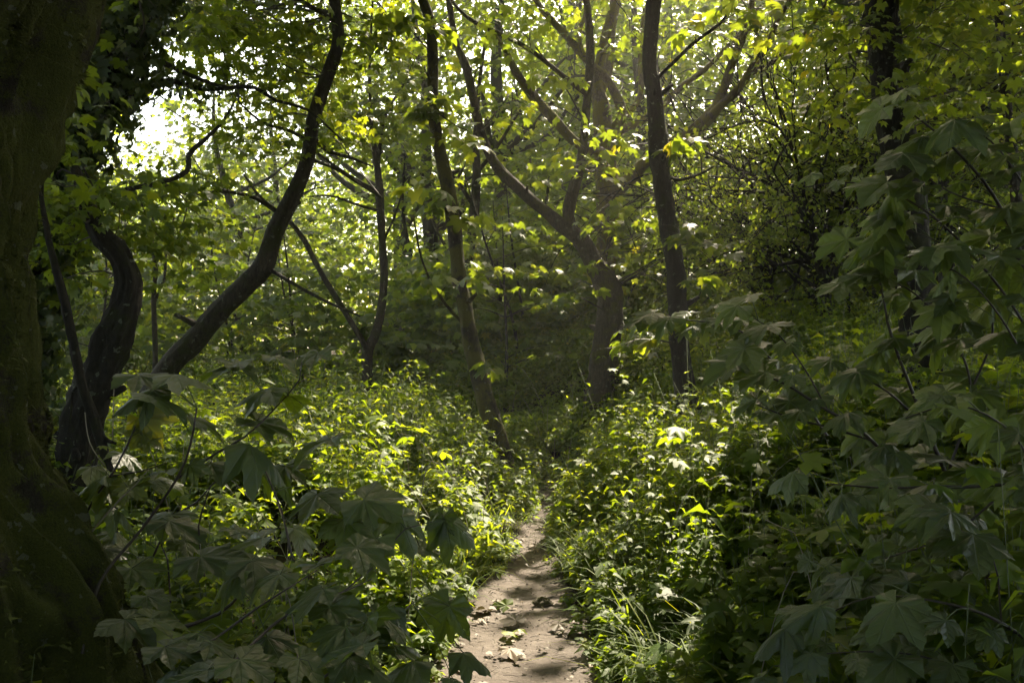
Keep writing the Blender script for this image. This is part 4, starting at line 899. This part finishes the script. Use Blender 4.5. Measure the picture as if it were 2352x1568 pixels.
sapling('broad-leaved sapling sprawling along the bottom left, stems slanting up right',
    [[D(1000, 1560, 9, 1.9), D(1060, 1480, 8, 1.95), D(1250, 1300, 7, 2.1), D(1360, 1220, 6, 2.1), D(1568, 1150, 4, 2.2), D(1700, 1090, 3, 2.3)], [D(900, 1420, 6, 2.0), D(1030, 1330, 6, 2.1), D(1180, 1220, 5, 2.1), D(1290, 1150, 4, 2.1), D(1450, 1050, 3, 2.2)],
     [D(840, 1310, 9, 2.3), D(1000, 1250, 8, 2.3), D(1110, 1150, 6, 2.3), D(1180, 1060, 4, 2.3)], [D(1450, 1560, 6, 1.9), E(60, 1440, 5, 2.0), E(200, 1330, 4, 2.1), E(330, 1200, 3, 2.2)], [D(1568, 1150, 4, 2.2), E(180, 1010, 4, 2.3), E(300, 860, 3, 2.4), E(420, 830, 2, 2.4)]],
    [D(*a) for a in ((1390, 1170, 230, 2.1), (640, 1310, 230, 2.2), (720, 1190, 150, 2.3), (670, 1450, 200, 2.1), (830, 1420, 230, 2.0), (770, 1290, 180, 2.2), (900, 1400, 170, 2.1), (1400, 1340, 250, 1.95), (1480, 1230, 200, 2.0), (1170, 1500, 230, 1.9), (1420, 1500, 200, 1.9), (980, 1350, 170, 2.1), (1020, 1410, 200, 2.0), (860, 1530, 220, 1.9), (740, 1520, 190, 2.0), (1280, 1180, 180, 2.2), (1520, 1350, 200, 2.0), (1250, 1390, 170, 2.2))]
    + [E(*a) for a in ((190, 755, 290, 2.4, (.9, -.2, -.25), (.05, -.55, 1), .5), (80, 860, 190, 2.4, (.7, -.3, -.4), (0, -.6, 1)), (300, 875, 190, 2.4, (.5, -.4, -.8), (.3, -.9, .5)), (460, 855, 120, 2.5, (-.25, -.3, -.9), (-.3, -1, .4)), (545, 850, 170, 2.5, (.9, -.1, -.4), (.1, -.7, .8)),
       (150, 980, 300, 2.2), (90, 960, 220, 2.3, (-.6, -.3, -.4), (0, -.7, .9)), (540, 1110, 170, 2.5), (230, 1160, 200, 2.2), (280, 1300, 270, 2.1), (480, 1290, 180, 2.3, (-.2, -.3, -.8), (.1, -1, .45), .6), (620, 1450, 150, 2.4), (90, 1340, 200, 2.0), (380, 1160, 220, 2.2), (30, 1240, 220, 2.1), (50, 1120, 200, 2.2), (330, 1410, 220, 2.1), (120, 1480, 230, 1.95), (430, 1400, 200, 2.1), (520, 1340, 160, 2.3), (250, 1500, 230, 2.0), (440, 1540, 160, 2.1), (560, 1560, 120, 2.2), (420, 960, 150, 2.5), (500, 1210, 140, 2.4), (20, 1420, 240, 1.9), (160, 1250, 180, 2.1))])
# right saplings
R = [
 ('right-hand sapling nearest the path, leaves hanging like hands beside the upright trunk',
  [[(2150, 1300, 12, 2.9), (2090, 1120, 10, 2.9), (1990, 1000, 8, 2.9), (1880, 930, 7, 2.9), (1800, 880, 5, 2.9), (1720, 850, 4, 2.9)], [(2000, 1010, 6, 2.9), (1900, 980, 5, 2.9), (1820, 960, 4, 2.9), (1740, 930, 3, 2.9)], [(1900, 940, 5, 2.9), (1850, 850, 4, 3.0), (1790, 770, 3, 3.0), (1730, 730, 2, 3.0)]]),
 ('tall right-hand sapling with layered drooping grey-green leaves in front of the thick dark trunk',
  [[(2280, 1350, 13, 3.0), (2130, 985, 9, 3.0), (2050, 780, 7, 3.0), (2030, 690, 5, 3.0), (2010, 600, 4, 3.0)], [(2130, 985, 6, 3.0), (2040, 900, 5, 3.0), (1950, 850, 4, 3.1)], [(2180, 1080, 7, 3.0), (2230, 900, 6, 3.0), (2180, 760, 5, 3.0), (2080, 660, 4, 3.0), (1960, 630, 3, 3.0)], [(2230, 900, 6, 3.0), (2280, 760, 5, 3.0), (2240, 620, 4, 3.0), (2120, 540, 3, 3.0), (2000, 520, 2, 3.0)]]),
 ('highest right-hand sapling, its big leaves overlapping the upper right trunk',
  [[(2480, 1500, 15, 2.7), (2420, 1000, 12, 2.7), (2380, 700, 10, 2.7), (2300, 480, 8, 2.7), (2190, 340, 6, 2.7), (2080, 250, 4, 2.7)], [(2400, 820, 7, 2.7), (2280, 640, 6, 2.7), (2120, 480, 5, 2.7), (1960, 420, 4, 2.8), (1850, 430, 3, 2.8)], [(2380, 700, 6, 2.7), (2380, 500, 5, 2.7), (2300, 350, 4, 2.7), (2200, 270, 3, 2.7)], [(2300, 480, 5, 2.7), (2180, 440, 4, 2.7), (2060, 360, 3, 2.7)], [(2420, 1000, 7, 2.6), (2330, 780, 5, 2.6), (2220, 640, 4, 2.6), (2100, 590, 3, 2.6)]]),
 ('low right-hand sapling with leaves reaching left above the dark bank',
  [[(2520, 1500, 13, 2.4), (2400, 1150, 9, 2.4), (2200, 1118, 7, 2.4), (2040, 1120, 5, 2.4), (1900, 1110, 3, 2.4)], [(2400, 1160, 7, 2.4), (2330, 1000, 5, 2.4), (2200, 930, 4, 2.4), (2080, 960, 3, 2.4)], [(2300, 1135, 6, 2.4), (2180, 1230, 5, 2.4), (2040, 1280, 4, 2.4), (1920, 1330, 3, 2.4)]]),
 ('lowest right-hand sapling in deep shade in the bottom right corner',
  [[(2560, 1800, 13, 2.1), (2450, 1560, 10, 2.1), (2300, 1430, 8, 2.1), (2150, 1380, 6, 2.1), (2000, 1370, 4, 2.15), (1880, 1420, 3, 2.2)], [(2450, 1560, 6, 2.1), (2250, 1540, 5, 2.1), (2080, 1500, 4, 2.1), (1900, 1500, 3, 2.1), (1780, 1530, 2, 2.2)], [(2300, 1430, 5, 2.1), (2280, 1280, 4, 2.1), (2180, 1200, 3, 2.1)]]),
]
for lab, st_ in R:
    sapling(lab, st_, [], along=(.105, .08, .135), tipbias=(-.75, -.35, -.55), upbias=(-.35, -.45, 1), group=None)
sapling('slim sapling spray with a bright yellow-lit leaf reaching into the middle from the right',
    [[(1900, 1000, 6, 4.0), (1800, 860, 5, 4.0), (1700, 760, 4, 4.0), (1580, 735, 3, 4.1), (1500, 740, 2, 4.2)]],
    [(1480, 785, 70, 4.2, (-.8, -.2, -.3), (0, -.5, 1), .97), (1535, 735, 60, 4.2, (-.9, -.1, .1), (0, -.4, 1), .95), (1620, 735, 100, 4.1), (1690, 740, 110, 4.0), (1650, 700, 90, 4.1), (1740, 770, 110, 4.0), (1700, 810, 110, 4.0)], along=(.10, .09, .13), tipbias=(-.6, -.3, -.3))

# dead twigs and hanging vines at the left
t1 = Tubes(); t1.add(LIMB([D(395, 905, 5), D(440, 850, 5), D(500, 780, 4.5), D(550, 725, 4), D(620, 660, 3), D(680, 590, 2)], 2.55), 7, .03, .2, 1, 3)
o = t1.build('dead_twig', M_pale); tag(o, 'pale dead twig slanting out from the base of the huge mossy trunk', 'twig')
t1 = Tubes(); t1.add(LIMB([D(388, 330, 2.4), D(400, 430, 2.4), D(425, 500, 2.4), D(480, 575, 2)], 4.4), 6, .04)
o = t1.build('hanging_vine', M_pale); tag(o, 'pale curved vine hanging in front of the twisted tree, the left one', 'vine', 'pale vines by the twisted tree')
t1 = Tubes(); t1.add(LIMB([D(522, 190, 2), D(518, 330, 2.2), D(514, 455, 2)], 4.4), 6, .04)
o = t1.build('hanging_vine', M_pale); tag(o, 'straight pale vine right of the broken snag', 'vine', 'pale vines by the twisted tree')
t1 = Tubes(); t1.add(LIMB([E(1195, 110, 3), E(1160, 90, 3), E(1090, 100, 2.5)], 6), 6, .05)

# ================================================================== things lying on the path
def ground_at(px, py):                                       # point of the path under an image pixel
    Y = 5.0
    for _ in range(30):
        x = (px-CXP)/F*Y; Y = (CAMZ-zpath(x, Y))*F/(py-CYP)
    x = (px-CXP)/F*Y; return np.array([x, Y, zpath(x, Y)])
def path_leaf(label, p, size, mat, rnd, group, rot=None, temps=T_near, curl=1):
    lv = Leaves(); a = rng.random()*6.28 if rot is None else rot
    lv.add([temps[rng.integers(0, len(temps))]], np.array([[p[0]-math.cos(a)*size*.4, p[1]-math.sin(a)*size*.4, p[2]+.012+size*.12]]), np.array([[math.cos(a), math.sin(a), rng.normal(0, .10)]]), np.array([[rng.normal(0, .18), rng.normal(0, .18), 1]]), size, np.array([rnd]))
    o = lv.build('fallen_leaf', mat, uv=True); return tag(o, label, 'leaf', group)
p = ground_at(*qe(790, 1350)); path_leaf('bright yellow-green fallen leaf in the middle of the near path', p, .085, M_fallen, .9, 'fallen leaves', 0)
p = ground_at(*qe(825, 1330)); path_leaf('small curled green leaf touching the bright fallen leaf on the path', p, .06, M_fallen, .8, 'fallen leaves', 1)
p = ground_at(*qe(735, 1225)); path_leaf('dull green fallen leaf at the left edge of the path beyond the bright one', p, .10, M_fallen, .2, 'fallen leaves', 2.6)
p = ground_at(*qe(640, 1245)); path_leaf('greyish fallen leaf on the left verge of the path', p, .10, M_dry, .5, 'fallen leaves', 3)
p = ground_at(*qe(790, 1290)); path_leaf('brown curled leaf on the path behind the bright fallen leaf', p, .10, M_dry, .2, 'fallen leaves', 2)
p = ground_at(*qe(785, 1440)); path_leaf('dry tan leaf on the path nearest the camera', p, .09, M_dry, .7, 'fallen leaves', 5)
p = ground_at(*qe(1010, 1320)); path_leaf('dark brown leaf on the right side of the near path', p, .09, M_dry, .1, 'fallen leaves', 5)
for k in range(270):
    y = rng.uniform(3.8, 9)**1.0; t = rng.beta(.55, .55); x = pxl(y)*(1-t)+pxr(y)*t
    s = rng.uniform(.012, .045); path_leaf('small dry brown leaf scrap scattered on the path', (x, y, zpath(x, y)-.004), s, M_dry, rng.random()*.9, 'small dry leaf scraps on the path', temps=T_mid+T_ov)
# mossy clod
p = ground_at(*qe(925, 1205)); root = empty('mossy_clod', p, 'small clod of earth capped with moss in the middle of the path', 'clod')
def blob(c, r, sz, amp, nu=24, nv=12, seed=0):
    u = np.linspace(0, 2*math.pi, nu, endpoint=False); v = np.linspace(0, math.pi, nv)
    U, Vv = np.meshgrid(u, v); d = np.stack([np.cos(U)*np.sin(Vv), np.sin(U)*np.sin(Vv), np.cos(Vv)], -1).reshape(-1, 3)
    rr = 1+amp*(fbm(d[:, 0]*2+seed, d[:, 1]*2, d[:, 2]*2, 3)-.5)*2
    V = c+d*rr[:, None]*np.array(sz)*r; i = np.arange(nv-1)[:, None]*nu; j = np.arange(nu)[None]; jn = (j+1) % nu
    return V, np.stack([i+j, i+nu+j, i+nu+jn, i+jn], -1).reshape(-1, 4), d
V, Fc, d = blob(p+np.array([0, 0, .005]), .05, (1.2, .8, .55), .35, 36, 18)
mesh_obj('earth', V, Fc, M_path, root)
lv = Leaves(); k = 900; ii = rng.integers(0, len(V), k); ii = ii[d[ii, 2] > 0]; lv.add(T_tuft, V[ii], d[ii]+rng.normal(0, .5, (len(ii), 3)), rng.normal(0, 1, (len(ii), 3)), .012)
lv.build('moss', M_mosst, root)
# pebbles and crumbs of soil
Vs, Fs, nn = [], [], 0
for k in range(1000):
    y = rng.uniform(3.6, 10.5); t = rng.random(); x = pxl(y)*(1-t)+pxr(y)*t; r_ = rng.uniform(.002, .006)*(1 if rng.random() < .95 else 2.2)
    V, Fc, d = blob(np.array([x, y, zpath(x, y)-.004]), r_, (1, .8+.4*rng.random(), .6), .4, 8, 5, k); Vs.append(V); Fs.append(Fc+nn); nn += len(V)
tag(mesh_obj('path_crumbs', np.vstack(Vs), np.vstack(Fs), M_path), 'loose crumbs of earth and grit on the path', 'grit', kind='stuff')
lt = Tubes()
for k in range(520):
    y = rng.uniform(3.6, 10); t = rng.beta(.6, .6); x = pxl(y)*(1-t)+pxr(y)*t; a = rng.random()*6.28; L_ = rng.uniform(.02, .09); z = zpath(x, y)-.002
    lt.add(np.array([[x, y, z, .0016], [x+math.cos(a)*L_/2+.005, y+math.sin(a)*L_/2, z+.004, .0014], [x+math.cos(a)*L_, y+math.sin(a)*L_, z, .001]]), 4, .03)
tag(lt.build('twig_litter', M_twig), 'thin broken twigs littering the path', 'litter', kind='stuff')

# ================================================================== haze
if HAZE > 0:
    m, n = newmat('woodland_haze'); out = N(n, 'ShaderNodeOutputMaterial'); pv_ = N(n, 'ShaderNodeVolumePrincipled')
    pv_.inputs['Density'].default_value = HAZE; pv_.inputs['Color'].default_value = (.95, .93, .88, 1); pv_.inputs['Anisotropy'].default_value = .5
    L(n, pv_.outputs[0], out.inputs['Volume'])
    x0, x1, y0, y1, z0, z1 = -78, 78, -32, 102, -1.5, 24
    V = np.array([[x, y, z] for z in (z0, z1) for y in (y0, y1) for x in (x0, x1)], float)
    Fc = np.array([[0, 2, 3, 1], [4, 5, 7, 6], [0, 1, 5, 4], [2, 6, 7, 3], [0, 4, 6, 2], [1, 3, 7, 5]])
    o = mesh_obj('haze', V, Fc, m, smooth=False); tag(o, 'thin warm haze filling the wood', 'haze', kind='stuff')
    m.cycles.homogeneous_volume = True if hasattr(m.cycles, 'homogeneous_volume') else None
tot = sum(len(o.data.polygons) for o in C.objects if o.type == 'MESH'); print('polygons', tot, 'objects', len(C.objects))
